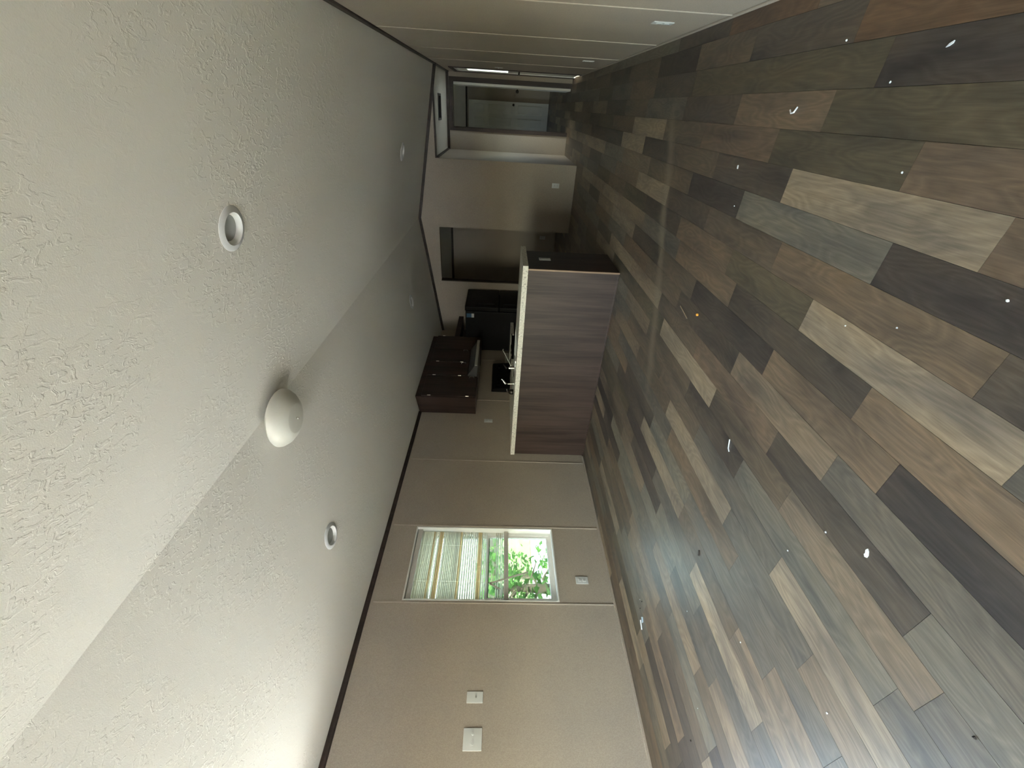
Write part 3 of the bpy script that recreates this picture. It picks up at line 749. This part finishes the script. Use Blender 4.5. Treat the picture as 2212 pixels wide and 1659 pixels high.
# open at the top, shut in the middle with a few gaps, open again below; tan slats carry the backlit overlap in their colour
z = 1.832
while z > 1.166:
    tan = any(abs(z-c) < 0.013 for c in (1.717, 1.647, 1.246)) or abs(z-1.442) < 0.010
    if z > 1.815: tl, st = R_(30), 0.0185
    elif z > 1.43: tl, st = R_(73), 0.0165
    else: tl, st = R_(31+rnd.uniform(-3, 3)), 0.0212
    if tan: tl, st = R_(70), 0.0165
    if abs(z-1.700) < 0.009 or abs(z-1.630) < 0.009: st = 0.029
    sl = slat(z, tl, rnd.uniform(0, 0.002))
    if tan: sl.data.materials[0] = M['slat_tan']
    z -= st
for z in (1.082, 1.062, 1.040, 1.024): slat(z, R_(25), rnd.uniform(0, 0.003))
bm = BM(); box(bm, BX-0.013, BX+0.013, BY0-0.004, BY1+0.004, 0.962, 1.006); bevel(bm, 0.003, 2); obj('bottom_rail', bm, 'rail', t)
for yy in (2.128, 2.505):
    for dx in (-0.0135, 0.0135):
        bm = BM(); tube(bm, [(BX+dx, yy, 1.85), (BX+dx, yy, 0.98)], 0.0009, 6); obj('ladder_cord', bm, 'white', t)
bm = BM()
for p0, p1 in (((2.113, 1.138), (2.230, 0.773)), ((2.113, 1.138), (2.058, 1.041))):
    a = Vector((0, *p0)); b = Vector((0, *p1)); dr = (b-a).normalized(); nrm = Vector((0, -dr.z, dr.y))*0.0085
    P = [a+nrm, b+nrm, b-nrm, a-nrm]
    prism(bm, [(p.y, p.z) for p in P], 'x', XL-0.0305, XL-0.0285)
obj('broken_slat', bm, 'rail', t)['label'] = 'snapped slat dangling bent from the blind'

# ---------------- kitchen peninsula
YC, PX, PTOP = 3.805, -1.2641, 0.8755
CT0, CT1 = 0.877, 0.9275
t = thing('kitchen_peninsula', 'brown wood-grain kitchen peninsula base with dark end panel', 'cabinet', (-2.45, 4.10, 0))
bm = BM(); box(bm, XL+0.009, PX-0.004, YC+0.006, 4.40, 0.0, PTOP); obj('carcass', bm, 'wood_dark', t)
for a, b in ((XL+0.009, -2.3245), (-2.3225, PX-0.012)):
    bm = BM(); box(bm, a, b, YC, YC+0.006, 0.012, PTOP); obj('back_panel', bm, 'wood', t)
bm = BM(); box(bm, PX-0.004, PX, YC+0.006, 4.40, 0.0, PTOP); obj('end_panel', bm, 'wood_dark', t)
bm = BM(); box(bm, PX-0.013, PX+0.003, YC-0.003, YC+0.012, 0.0, PTOP); bevel(bm, 0.003, 2); obj('corner_trim', bm, 'wood_edge', t)
bm = BM(); box(bm, XL+0.012, PX-0.013, YC-0.008, YC, 0.0, 0.016); bevel(bm, 0.003, 2); obj('base_trim', bm, 'wood', t)
# the worktop with a cut-out for the sink
SKX0, SKX1, SKY0, SKY1 = -2.95, -2.17, 4.085, 4.40
bm = BM()
cx0, cx1, cy0, cy1 = XL+0.002, -1.231, 3.790, 4.45
for a, b, c, d in ((cx0, SKX0, cy0, cy1), (SKX1, cx1, cy0, cy1), (SKX0, SKX1, cy0, SKY0), (SKX0, SKX1, SKY1, cy1)):
    box(bm, a, b, c, d, CT0, CT1)
bmesh.ops.remove_doubles(bm, verts=bm.verts, dist=1e-5)
ct = tag(obj('countertop', bm, 'counter'), 'speckled beige laminate countertop on the peninsula', 'countertop')
bm = BM()
for a, b, c, d in ((SKX0, SKX1, SKY0-0.01, SKY0+0.012), (SKX0, SKX1, SKY1-0.012, SKY1+0.01), (SKX0-0.01, SKX0+0.012, SKY0-0.01, SKY1+0.01), (SKX1-0.012, SKX1+0.01, SKY0-0.01, SKY1+0.01), (-2.57, -2.55, SKY0, SKY1)):
    box(bm, a, b, c, d, CT1, CT1+0.004)
t = thing('kitchen_sink', 'steel sink sunk in the peninsula counter', 'sink', (-2.56, 4.24, CT1))
obj('rim', bm, 'steel', t)
for a, b in ((SKX0+0.003, -2.565), (-2.555, SKX1-0.003)):
    bm = BM(); c, d, zb = SKY0+0.003, SKY1-0.003, 0.879
    box(bm, a, b, c, d, zb, zb+0.002); box(bm, a, a+0.002, c, d, zb, CT1); box(bm, b-0.002, b, c, d, zb, CT1); box(bm, a, b, c, c+0.002, zb, CT1); box(bm, a, b, d-0.002, d, zb, CT1)
    obj('basin', bm, 'steel', t)
# faucet on the living-room side of the sink
FY = 4.035
t = thing('kitchen_faucet', 'chrome two-handle faucet with long thin spout on the peninsula', 'faucet', (-2.53, FY, CT1))
bm = BM(); lathe(bm, [(0, 0.0), (0.030, 0.0), (0.030, 0.006), (0.022, 0.013), (0, 0.014)], 32)
bmesh.ops.scale(bm, vec=(4.4, 1.0, 1.0), verts=bm.verts); bmesh.ops.translate(bm, vec=(-2.526, FY, CT1), verts=bm.verts)
obj('deck_plate', bm, 'chrome', t, smooth=True)
bm = BM(); tube(bm, [(-2.495, FY, CT1+0.01), (-2.488, FY, 0.975), (-2.42, FY+0.004, 1.010), (-2.34, FY+0.008, 1.050), (-2.292, FY+0.01, 1.076), (-2.281, FY+0.01, 1.078), (-2.276, FY+0.01, 1.070)], [0.008, 0.007, 0.006, 0.0055, 0.0055, 0.006, 0.008], 12)
obj('spout', bm, 'chrome', t, smooth=True)
bm = BM(); tube(bm, [(-2.506, FY-0.01, CT1+0.01), (-2.508, FY-0.01, 1.000)], 0.0155, 20); hb = obj('handle_stem', bm, 'chrome', t, smooth=True)
bm = BM(); tube(bm, [(-2.512, FY-0.01, 1.000), (-2.512, FY-0.008, 1.025), (-2.495, FY, 1.045), (-2.47, FY+0.012, 1.066)], [0.0155, 0.015, 0.011, 0.004], 14)
obj('lever', bm, 'darkmetal', t, smooth=True)
t = thing('sink_sprayer', 'small chrome side sprayer with curved head left of the faucet', 'sprayer', (-2.733, FY, CT1))
bm = BM(); tube(bm, [(-2.733, FY, CT1), (-2.733, FY, 0.945)], 0.011, 16); obj('collar', bm, 'chrome', t, smooth=True)
bm = BM(); tube(bm, [(-2.733, FY, 0.942), (-2.736, FY, 1.000), (-2.735, FY, 1.030), (-2.712, FY+0.004, 1.048), (-2.692, FY+0.008, 1.062), (-2.678, FY+0.01, 1.078)], [0.008, 0.010, 0.016, 0.012, 0.009, 0.008], 14)
obj('spray_head', bm, 'chrome', t, smooth=True)
t = thing('soap_dispenser', 'small dark round dispenser standing left of the sprayer', 'dispenser', (-2.868, 4.06, CT1))
bm = BM(); lathe(bm, [(0, 0), (0.030, 0), (0.034, 0.01), (0.034, 0.035), (0.024, 0.055), (0.010, 0.062), (0, 0.062)], 28, (-2.868, 4.06, CT1)); obj('body', bm, 'darkmetal', t, smooth=True)
bm = BM(); tube(bm, [(-2.868, 4.06, CT1+0.060), (-2.868, 4.06, CT1+0.075), (-2.835, 4.06, CT1+0.080)], 0.006, 10); obj('pump', bm, 'steel', t, smooth=True)

# ---------------- upper cabinets along the left wall
UX = -3.353
def upper(lab, y0, y1, z0, doors, handle_side):
    t = thing('wall_cabinet', lab, 'cabinet', ((XL+UX)/2, (y0+y1)/2, z0), group='dark wall cabinets over the range')
    bm = BM(); zt0, zt1 = gz(XL)-0.012, gz(UX)-0.012
    prism(bm, [(XL, z0), (UX-0.020, z0), (UX-0.020, zt1), (XL, zt0)], 'y', y0, y1); obj('body', bm, 'wood_dark', t)
    n = len(doors)-1
    for a, b in zip(doors, doors[1:]):
        bm = BM(); box(bm, UX-0.019, UX, a+0.004, b-0.004, z0+0.008, 2.165); bevel(bm, 0.003, 1); d = obj('door', bm, 'wood_dark', t)
        hy = b-0.045 if handle_side == 'far' else a+0.045
        bm = BM(); tube(bm, [(UX, hy, z0+0.05), (UX+0.022, hy, z0+0.055), (UX+0.022, hy, z0+0.115), (UX, hy, z0+0.12)], 0.0045, 8); obj('handle', bm, 'steel', d, smooth=True)
        gy = a+0.004 if handle_side == 'far' else b-0.004
        for hz in (z0+0.12, 2.06):
            bm = BM(); tube(bm, [(UX+0.003, gy, hz-0.022), (UX+0.003, gy, hz+0.022)], 0.005, 8); obj('hinge', bm, 'nickel', d, smooth=True)
    return t
upper('dark wood wall cabinet nearest the window, full height door', 4.596, 5.108, 1.415, [4.596, 5.108], 'far')
upper('short dark wood wall cabinet above the range hood', 5.112, 5.896, 1.565, [5.112, 5.504, 5.896], 'far')
upper('dark wood wall cabinet between hood and refrigerator', 5.900, 6.364, 1.412, [5.900, 6.364], 'near')
bm = BM(); box(bm, XL, UX, 6.366, YB-0.002, 1.795, 1.880); bevel(bm, 0.002, 1)
tag(obj('wall_shelf', bm, 'wood_dark'), 'dark wood shelf spanning above the refrigerator', 'shelf')
# ---------------- range hood
t = thing('range_hood', 'grey metal range hood under the short cabinet', 'range hood', (-3.42, 5.504, 1.42))
bm = BM(); prism(bm, [(XL, 1.425), (-3.172, 1.425), (-3.172, 1.46), (-3.34, 1.563), (XL, 1.563)], 'y', 5.118, 5.890); obj('body', bm, 'hood', t)
bm = BM(); box(bm, -3.172, -3.158, 5.118, 5.890, 1.420, 1.462); obj('front_lip', bm, 'hoodlip', t)
bm = BM(); box(bm, XL+0.06, -3.22, 5.20, 5.80, 1.418, 1.425); obj('filter', bm, 'steel', t)
# ---------------- base cabinets and counters along the left wall
def lower(lab, y0, y1):
    t = thing('base_cabinet', lab, 'cabinet', ((XL-3.06)/2, (y0+y1)/2, 0), group='dark base cabinets along the left wall')
    bm = BM(); box(bm, XL+0.009, -3.08, y0, y1, 0.09, CT0-0.001); box(bm, XL+0.009, -3.14, y0, y1, 0, 0.09); obj('body', bm, 'wood_dark', t)
    bm = BM(); box(bm, -3.08, -3.061, y0+0.005, y1-0.005, 0.70, CT0-0.012); d = obj('drawer', bm, 'wood_dark', t)
    bm = BM(); box(bm, -3.061, -3.04, (y0+y1)/2-0.05, (y0+y1)/2+0.05, 0.775, 0.785); obj('handle', bm, 'steel', d)
    bm = BM(); box(bm, -3.08, -3.061, y0+0.005, y1-0.005, 0.10, 0.69); d = obj('door', bm, 'wood_dark', t)
    bm = BM(); box(bm, -3.061, -3.04, y1-0.05, y1-0.04, 0.55, 0.65); obj('handle', bm, 'steel', d)
lower('dark base cabinet between the peninsula and the range', 4.46, 5.120)
lower('dark base cabinet between the range and the refrigerator', 5.900, 6.330)
for y0, y1, lab in ((4.452, 5.122, 'speckled countertop piece between the peninsula and the range'), (5.898, 6.335, 'speckled countertop piece between the range and the refrigerator')):
    bm = BM(); box(bm, XL+0.002, -3.035, y0, y1, CT0, CT1)
    if y0 > 5.5: box(bm, XL+0.002, XL+0.02, y0, y1, CT1, CT1+0.07)
    tag(obj('countertop', bm, 'counter'), lab, 'countertop')
# ---------------- range
t = thing('kitchen_range', 'black range with tall backguard against the left wall', 'range', (-3.32, 5.51, 0))
bm = BM(); box(bm, XL+0.01, -3.05, 5.128, 5.892, 0.03, 0.905); obj('body', bm, 'black', t)
bm = BM(); box(bm, XL+0.01, -3.02, 5.128, 5.892, 0.905, 0.920); bevel(bm, 0.003, 1); obj('cooktop', bm, 'blackg', t)
for bxx, byy, br in ((-3.48, 5.32, 0.075), (-3.48, 5.70, 0.09), (-3.20, 5.32, 0.09), (-3.20, 5.70, 0.075)):
    bm = BM(); lathe(bm, [(br-0.012, 0), (br, 0.0), (br, 0.008), (br-0.012, 0.008), (br-0.012, 0)], 28, (bxx, byy, 0.920)); obj('burner', bm, 'darkmetal', t, smooth=True)
bm = BM(); prism(bm, [(XL+0.01, 0.92), (XL+0.09, 0.92), (XL+0.065, 1.19), (XL+0.045, 1.206), (XL+0.01, 1.206)], 'y', 5.140, 5.880); bg = obj('backguard', bm, 'black', t)
for yy in (5.22, 5.30, 5.72, 5.80):
    bm = BM(); tube(bm, [(XL+0.075, yy, 1.10), (XL+0.100, yy, 1.10)], 0.018, 16); obj('knob', bm, 'black', bg, smooth=True)
bm = BM(); box(bm, -3.05, -3.018, 5.138, 5.882, 0.24, 0.80); od = obj('oven_door', bm, 'blackg', t)
bm = BM(); tube(bm, [(-2.985, 5.18, 0.76), (-2.985, 5.84, 0.76)], 0.010, 10); box(bm, -3.02, -2.98, 5.19, 5.20, 0.752, 0.768); box(bm, -3.02, -2.98, 5.82, 5.83, 0.752, 0.768); obj('handle', bm, 'steel', od)
bm = BM(); box(bm, -3.05, -3.02, 5.138, 5.882, 0.05, 0.23); obj('drawer', bm, 'black', t)
# ---------------- refrigerator
t = thing('refrigerator', 'tall black refrigerator with a blue and white label in the corner', 'refrigerator', (-3.2, 6.74, 0))
FR = (-3.60, -2.787, 6.350, 7.128)
bm = BM(); box(bm, FR[0], FR[1]-0.085, FR[2], FR[3], 0.02, 1.690); bevel(bm, 0.006, 2); obj('body', bm, 'black', t)
for z0, z1, nm in ((0.06, 1.125, 'door'), (1.135, 1.700, 'door')):
    bm = BM(); box(bm, FR[1]-0.075, FR[1], FR[2]-0.002, FR[3], z0, z1); bevel(bm, 0.012, 3); d = obj(nm, bm, 'black', t)
    h0, h1 = (0.70, 1.08) if z0 < 1 else (1.18, 1.50)
    bm = BM(); tube(bm, [(FR[1], FR[2]+0.045, h0), (FR[1]+0.045, FR[2]+0.045, h0+0.03), (FR[1]+0.045, FR[2]+0.045, h1-0.03), (FR[1], FR[2]+0.045, h1)], 0.011, 10); obj('handle', bm, 'black', d, smooth=True)
bm = BM(); box(bm, -2.980, -2.909, FR[2]-0.0012, FR[2]-0.0002, 1.588, 1.672); lb = obj('label', bm, 'label_blue', t); lb['label'] = 'small blue paper label'
bm = BM(); box(bm, -2.980, -2.909, FR[2]-0.0012, FR[2]-0.0002, 1.546, 1.588); lb = obj('label', bm, 'label_white', t); lb['label'] = 'white lower strip of the paper label'
bm = BM(); box(bm, FR[0]+0.02, FR[1]-0.09, FR[2]+0.02, FR[3]-0.02, 0.0, 0.02); obj('feet', bm, 'black', t)
# ---------------- grille in the hall ceiling
t = thing('ceiling_vent', 'narrow grey return grille in the hall ceiling', 'vent', (-0.07, 7.80, HZ))
bm = BM(); vx0, vx1, vy0, vy1 = -0.245, 0.106, 7.62, 7.98
for a, b, c, d in ((vx0, vx1, vy0, vy0+0.03), (vx0, vx1, vy1-0.03, vy1), (vx0, vx0+0.03, vy0+0.03, vy1-0.03), (vx1-0.03, vx1, vy0+0.03, vy1-0.03)): box(bm, a, b, c, d, HZ-0.008, HZ-0.0005)
obj('frame', bm, 'hood', t)
for i in range(9):
    y = vy0+0.045+i*0.034
    bm = BM(); prism(bm, [(y, HZ-0.008), (y+0.02, HZ-0.001), (y+0.022, HZ-0.001), (y+0.002, HZ-0.008)], 'x', vx0+0.03, vx1-0.03); obj('louvre', bm, 'hood', t)

# ---------------- litter on the floor
def chip(name, lab, cat, x, y, pts, mat, hgt=0.003, rot=0.0, group=None):
    bm = BM(); prism(bm, pts, 'z', 0.0, hgt)
    bmesh.ops.rotate(bm, verts=bm.verts, cent=(0, 0, 0), matrix=Matrix.Rotation(rot, 3, 'Z'))
    bmesh.ops.translate(bm, verts=bm.verts, vec=(x, y, 0.0004))
    return tag(obj(name, bm, mat), lab, cat, group)
chip('paint_chip', 'white leaf-shaped chip lying alone on the planks at left', 'debris', -1.069, 0.727, [(-0.013, -0.006), (-0.004, -0.007), (0.008, -0.003), (0.014, 0.003), (0.006, 0.007), (-0.004, 0.004), (-0.010, 0.006), (-0.016, 0.001)], 'chip', 0.003, 0.2)
bm = BM(); tube(bm, [(-3.150, 1.470, 0.005), (-3.120, 1.525, 0.006)], 0.0042, 8)
tag(obj('white_stick', bm, 'chip'), 'short white plastic stick near the window wall', 'debris')
chip('paper_scrap', 'pale blue scrap beside the white plastic stick', 'debris', -3.092, 1.512, [(-0.012, -0.018), (0.008, -0.014), (0.012, 0.016), (-0.004, 0.020)], 'bluechip', 0.006, -0.3)
bm = BM(); lathe(bm, [(0, 0), (0.006, 0.002), (0.0085, 0.008), (0.006, 0.014), (0, 0.016)], 16, (-0.934, 2.15, 0.0))
tag(obj('bead', bm, 'bead', smooth=True), 'tiny bright orange bead on the dark planks', 'bead')
bm = BM(); tube(bm, [(0.055, 1.925, 0.003), (0.037, 1.936, 0.004), (0.034, 1.955, 0.003), (0.045, 1.968, 0.003)], [0.003, 0.0035, 0.003, 0.0025], 8)
tag(obj('plastic_curl', bm, 'chip'), 'small curled white plastic piece on a light plank', 'debris')
chip('paper_scrap', 'small white torn scrap on the dark plank close to the right edge', 'debris', 0.192, 1.358, [(-0.010, -0.002), (0.002, -0.003), (0.011, 0.001), (0.003, 0.003), (-0.007, 0.003)], 'chip', 0.003, 2.1)
bm = BM(); tube(bm, [(-0.985, 2.395, 0.003), (-0.995, 2.335, 0.004), (-1.01, 2.265, 0.003)], 0.003, 6)
tag(obj('wood_sliver', bm, 'straw'), 'thin tan sliver beside the orange bead', 'debris')
bm = BM(); tube(bm, [(-1.285, 1.480, 0.003), (-1.325, 1.462, 0.004), (-1.335, 1.448, 0.003)], 0.0028, 6)
tag(obj('plastic_sliver', bm, 'chip'), 'thin white sliver in the middle of the floor', 'debris')
bm = BM(); tube(bm, [(-1.96, 1.33, 0.003), (-1.985, 1.315, 0.004)], 0.0035, 6)
tag(obj('twig', bm, 'soil'), 'short dark twig on the planks near the window glare', 'debris')
chip('paper_scrap', 'white crumb of paper on the dark plank before the gable wall', 'debris', -0.19, 2.24, [(-0.009, -0.003), (0.008, -0.004), (0.009, 0.003), (-0.006, 0.005)], 'chip', 0.003, 0.4)
CR = [(0.243, 1.786, 'pale crumb on the plank nearest the right wall outlet'), (0.118, 1.504, 'pale crumb beside the torn scrap on the dark plank'),
      (-0.351, 2.151, 'pale crumb between the paper crumb and the orange bead'), (-0.305, 0.854, 'pale crumb on the dark plank at the bottom of the floor'),
      (-0.543, 1.212, 'pale crumb on the light knotty plank'), (-0.47, 1.05, 'pale crumb on the tan plank below the light knotty plank'),
      (-1.15, 0.86, 'pale crumb just behind the white leaf-shaped chip'), (-1.36, 0.93, 'pale crumb left of the white leaf-shaped chip'),
      (-1.625, 0.50, 'pale crumb in the bright glare at the near left'), (-2.625, 0.827, 'pale crumb at the far left near the window wall base'),
      (-2.35, 1.20, 'pale crumb left of the short dark twig'), (-1.95, 0.86, 'pale crumb midway between the leaf-shaped chip and the window wall'),
      (-0.10, 1.30, 'pale crumb on the large light plank'), (-3.03, 1.63, 'pale crumb just behind the white plastic stick')]
for x, y, lab in CR:
    r = rnd.uniform(0.0026, 0.0042)
    bm = BM(); bmesh.ops.create_icosphere(bm, subdivisions=1, radius=r)
    for v in bm.verts: v.co *= rnd.uniform(0.75, 1.2); v.co.z *= 0.7
    bmesh.ops.translate(bm, verts=bm.verts, vec=(x, y, r*0.62))
    tag(obj('crumb', bm, 'chip'), lab, 'crumb', 'pale crumbs on the floor')
for x, y, lab in [(-1.164, 0.312, 'dark dirt crumb in the glare closest to the camera'), (-2.848, 0.75, 'dark dirt crumb low at the left by the window wall'),
                  (-3.00, 1.60, 'dark speck of dirt between pale crumb and blue scrap'), (-3.07, 1.585, 'dark speck of dirt nearest the white plastic stick')]:
    r = rnd.uniform(0.004, 0.006)
    bm = BM(); bmesh.ops.create_icosphere(bm, subdivisions=1, radius=r)
    for v in bm.verts: v.co *= rnd.uniform(0.7, 1.25); v.co.z *= 0.6
    bmesh.ops.translate(bm, verts=bm.verts, vec=(x, y, r*0.55))
    tag(obj('dirt_crumb', bm, 'soil'), lab, 'crumb', 'dark crumbs on the floor')

# ================================================================== OUTSIDE
GZ = -0.70
bm = BM(); box(bm, -16.4, 20, -60, 70, GZ-0.3, GZ)
struct(obj('ground', bm, 'concrete'), 'pale sunlit concrete yard outside the window', 'ground')
bm = BM(); box(bm, -70, -16.4, -60, 70, GZ-0.3, GZ+0.03)
struct(obj('lawn', bm, 'grass'), 'sunlit yellow green lawn beyond the yard', 'lawn')
bm = BM(); box(bm, -5.6, XL-WT-0.02, -12, 16, GZ, GZ+0.03)  # unseen dark ground, added to cut light thrown up to the ceiling
struct(obj('uplight_strip', bm, 'dark_strip'), 'added brown ground strip by the outer wall that cuts light thrown upward', 'ground')
def tree(name, lab, x, y, h, crown, nleaf, seed):
    rg = random.Random(seed)
    t = thing(name, lab, 'tree', (x, y, GZ))
    bm = BM(); tube(bm, [(x, y, GZ-0.02), (x+0.03, y, GZ+h*0.3), (x-0.04, y+0.05, GZ+h*0.6), (x, y, GZ+h*0.9)], [0.13, 0.10, 0.07, 0.03], 10); obj('trunk', bm, 'bark', t, smooth=True)
    centres = []
    for i in range(14):
        a = rg.uniform(0, 6.28); rr_ = crown*rg.uniform(0.4, 1.0); zz = GZ+h*rg.uniform(0.18, 0.95)
        e = Vector((x+rr_*math.cos(a), y+rr_*math.sin(a), zz)); s = Vector((x, y, min(zz-0.05, GZ+h*0.85)))
        bm = BM(); tube(bm, [s, (s+e)/2+Vector((0, 0, 0.12)), e], [0.035, 0.02, 0.008], 7); obj('branch', bm, 'bark', t, smooth=True)
        centres += [(s+e)/2, e, e+Vector((rg.uniform(-.3, .3), rg.uniform(-.3, .3), rg.uniform(-.3, .2)))]
    bm = BM()
    for i in range(nleaf):
        c = rg.choice(centres)+Vector((rg.gauss(0, 0.24), rg.gauss(0, 0.24), rg.gauss(0, 0.20)))
        q = Matrix.Rotation(rg.uniform(0, 6.28), 3, 'Z') @ Matrix.Rotation(rg.uniform(-1.1, 1.1), 3, 'X') @ Matrix.Rotation(rg.uniform(0, 6.28), 3, 'Z')
        s = rg.uniform(0.055, 0.10)
        vs = [bm.verts.new(c+q @ Vector(p)*s) for p in ((0, -1, 0), (0.55, -0.35, 0.1), (0.95, 0.2, 0.02), (0.35, 0.25, 0.08), (0, 1.0, 0), (-0.35, 0.25, 0.08), (-0.95, 0.2, 0.02), (-0.55, -0.35, 0.1))]
        bm.faces.new(vs)
    fo = obj('foliage', bm, 'leaf', t); fo['kind'] = 'stuff'
tree('yard_tree', 'low leafy green tree close outside the window', -7.6, 4.25, 1.95, 0.75, 520, 3)
tree('yard_tree', 'low leafy green tree standing farther out across the yard', -14.0, 8.3, 2.2, 1.1, 700, 5)
tree('yard_tree', 'tall dense tree added out of view opposite the camera to hide low sky', -8.0, 0.9, 4.6, 1.5, 4000, 8)  # this and the next trees: unseen, added to block low sky
tree('yard_tree', 'tall dense tree added out of view beside the other to hide low sky', -11.6, 3.6, 5.4, 1.3, 3500, 9)
tree('yard_tree', 'tall dense tree added out of view at the near end to hide low sky', -8.4, -3.4, 4.6, 1.5, 3500, 10)
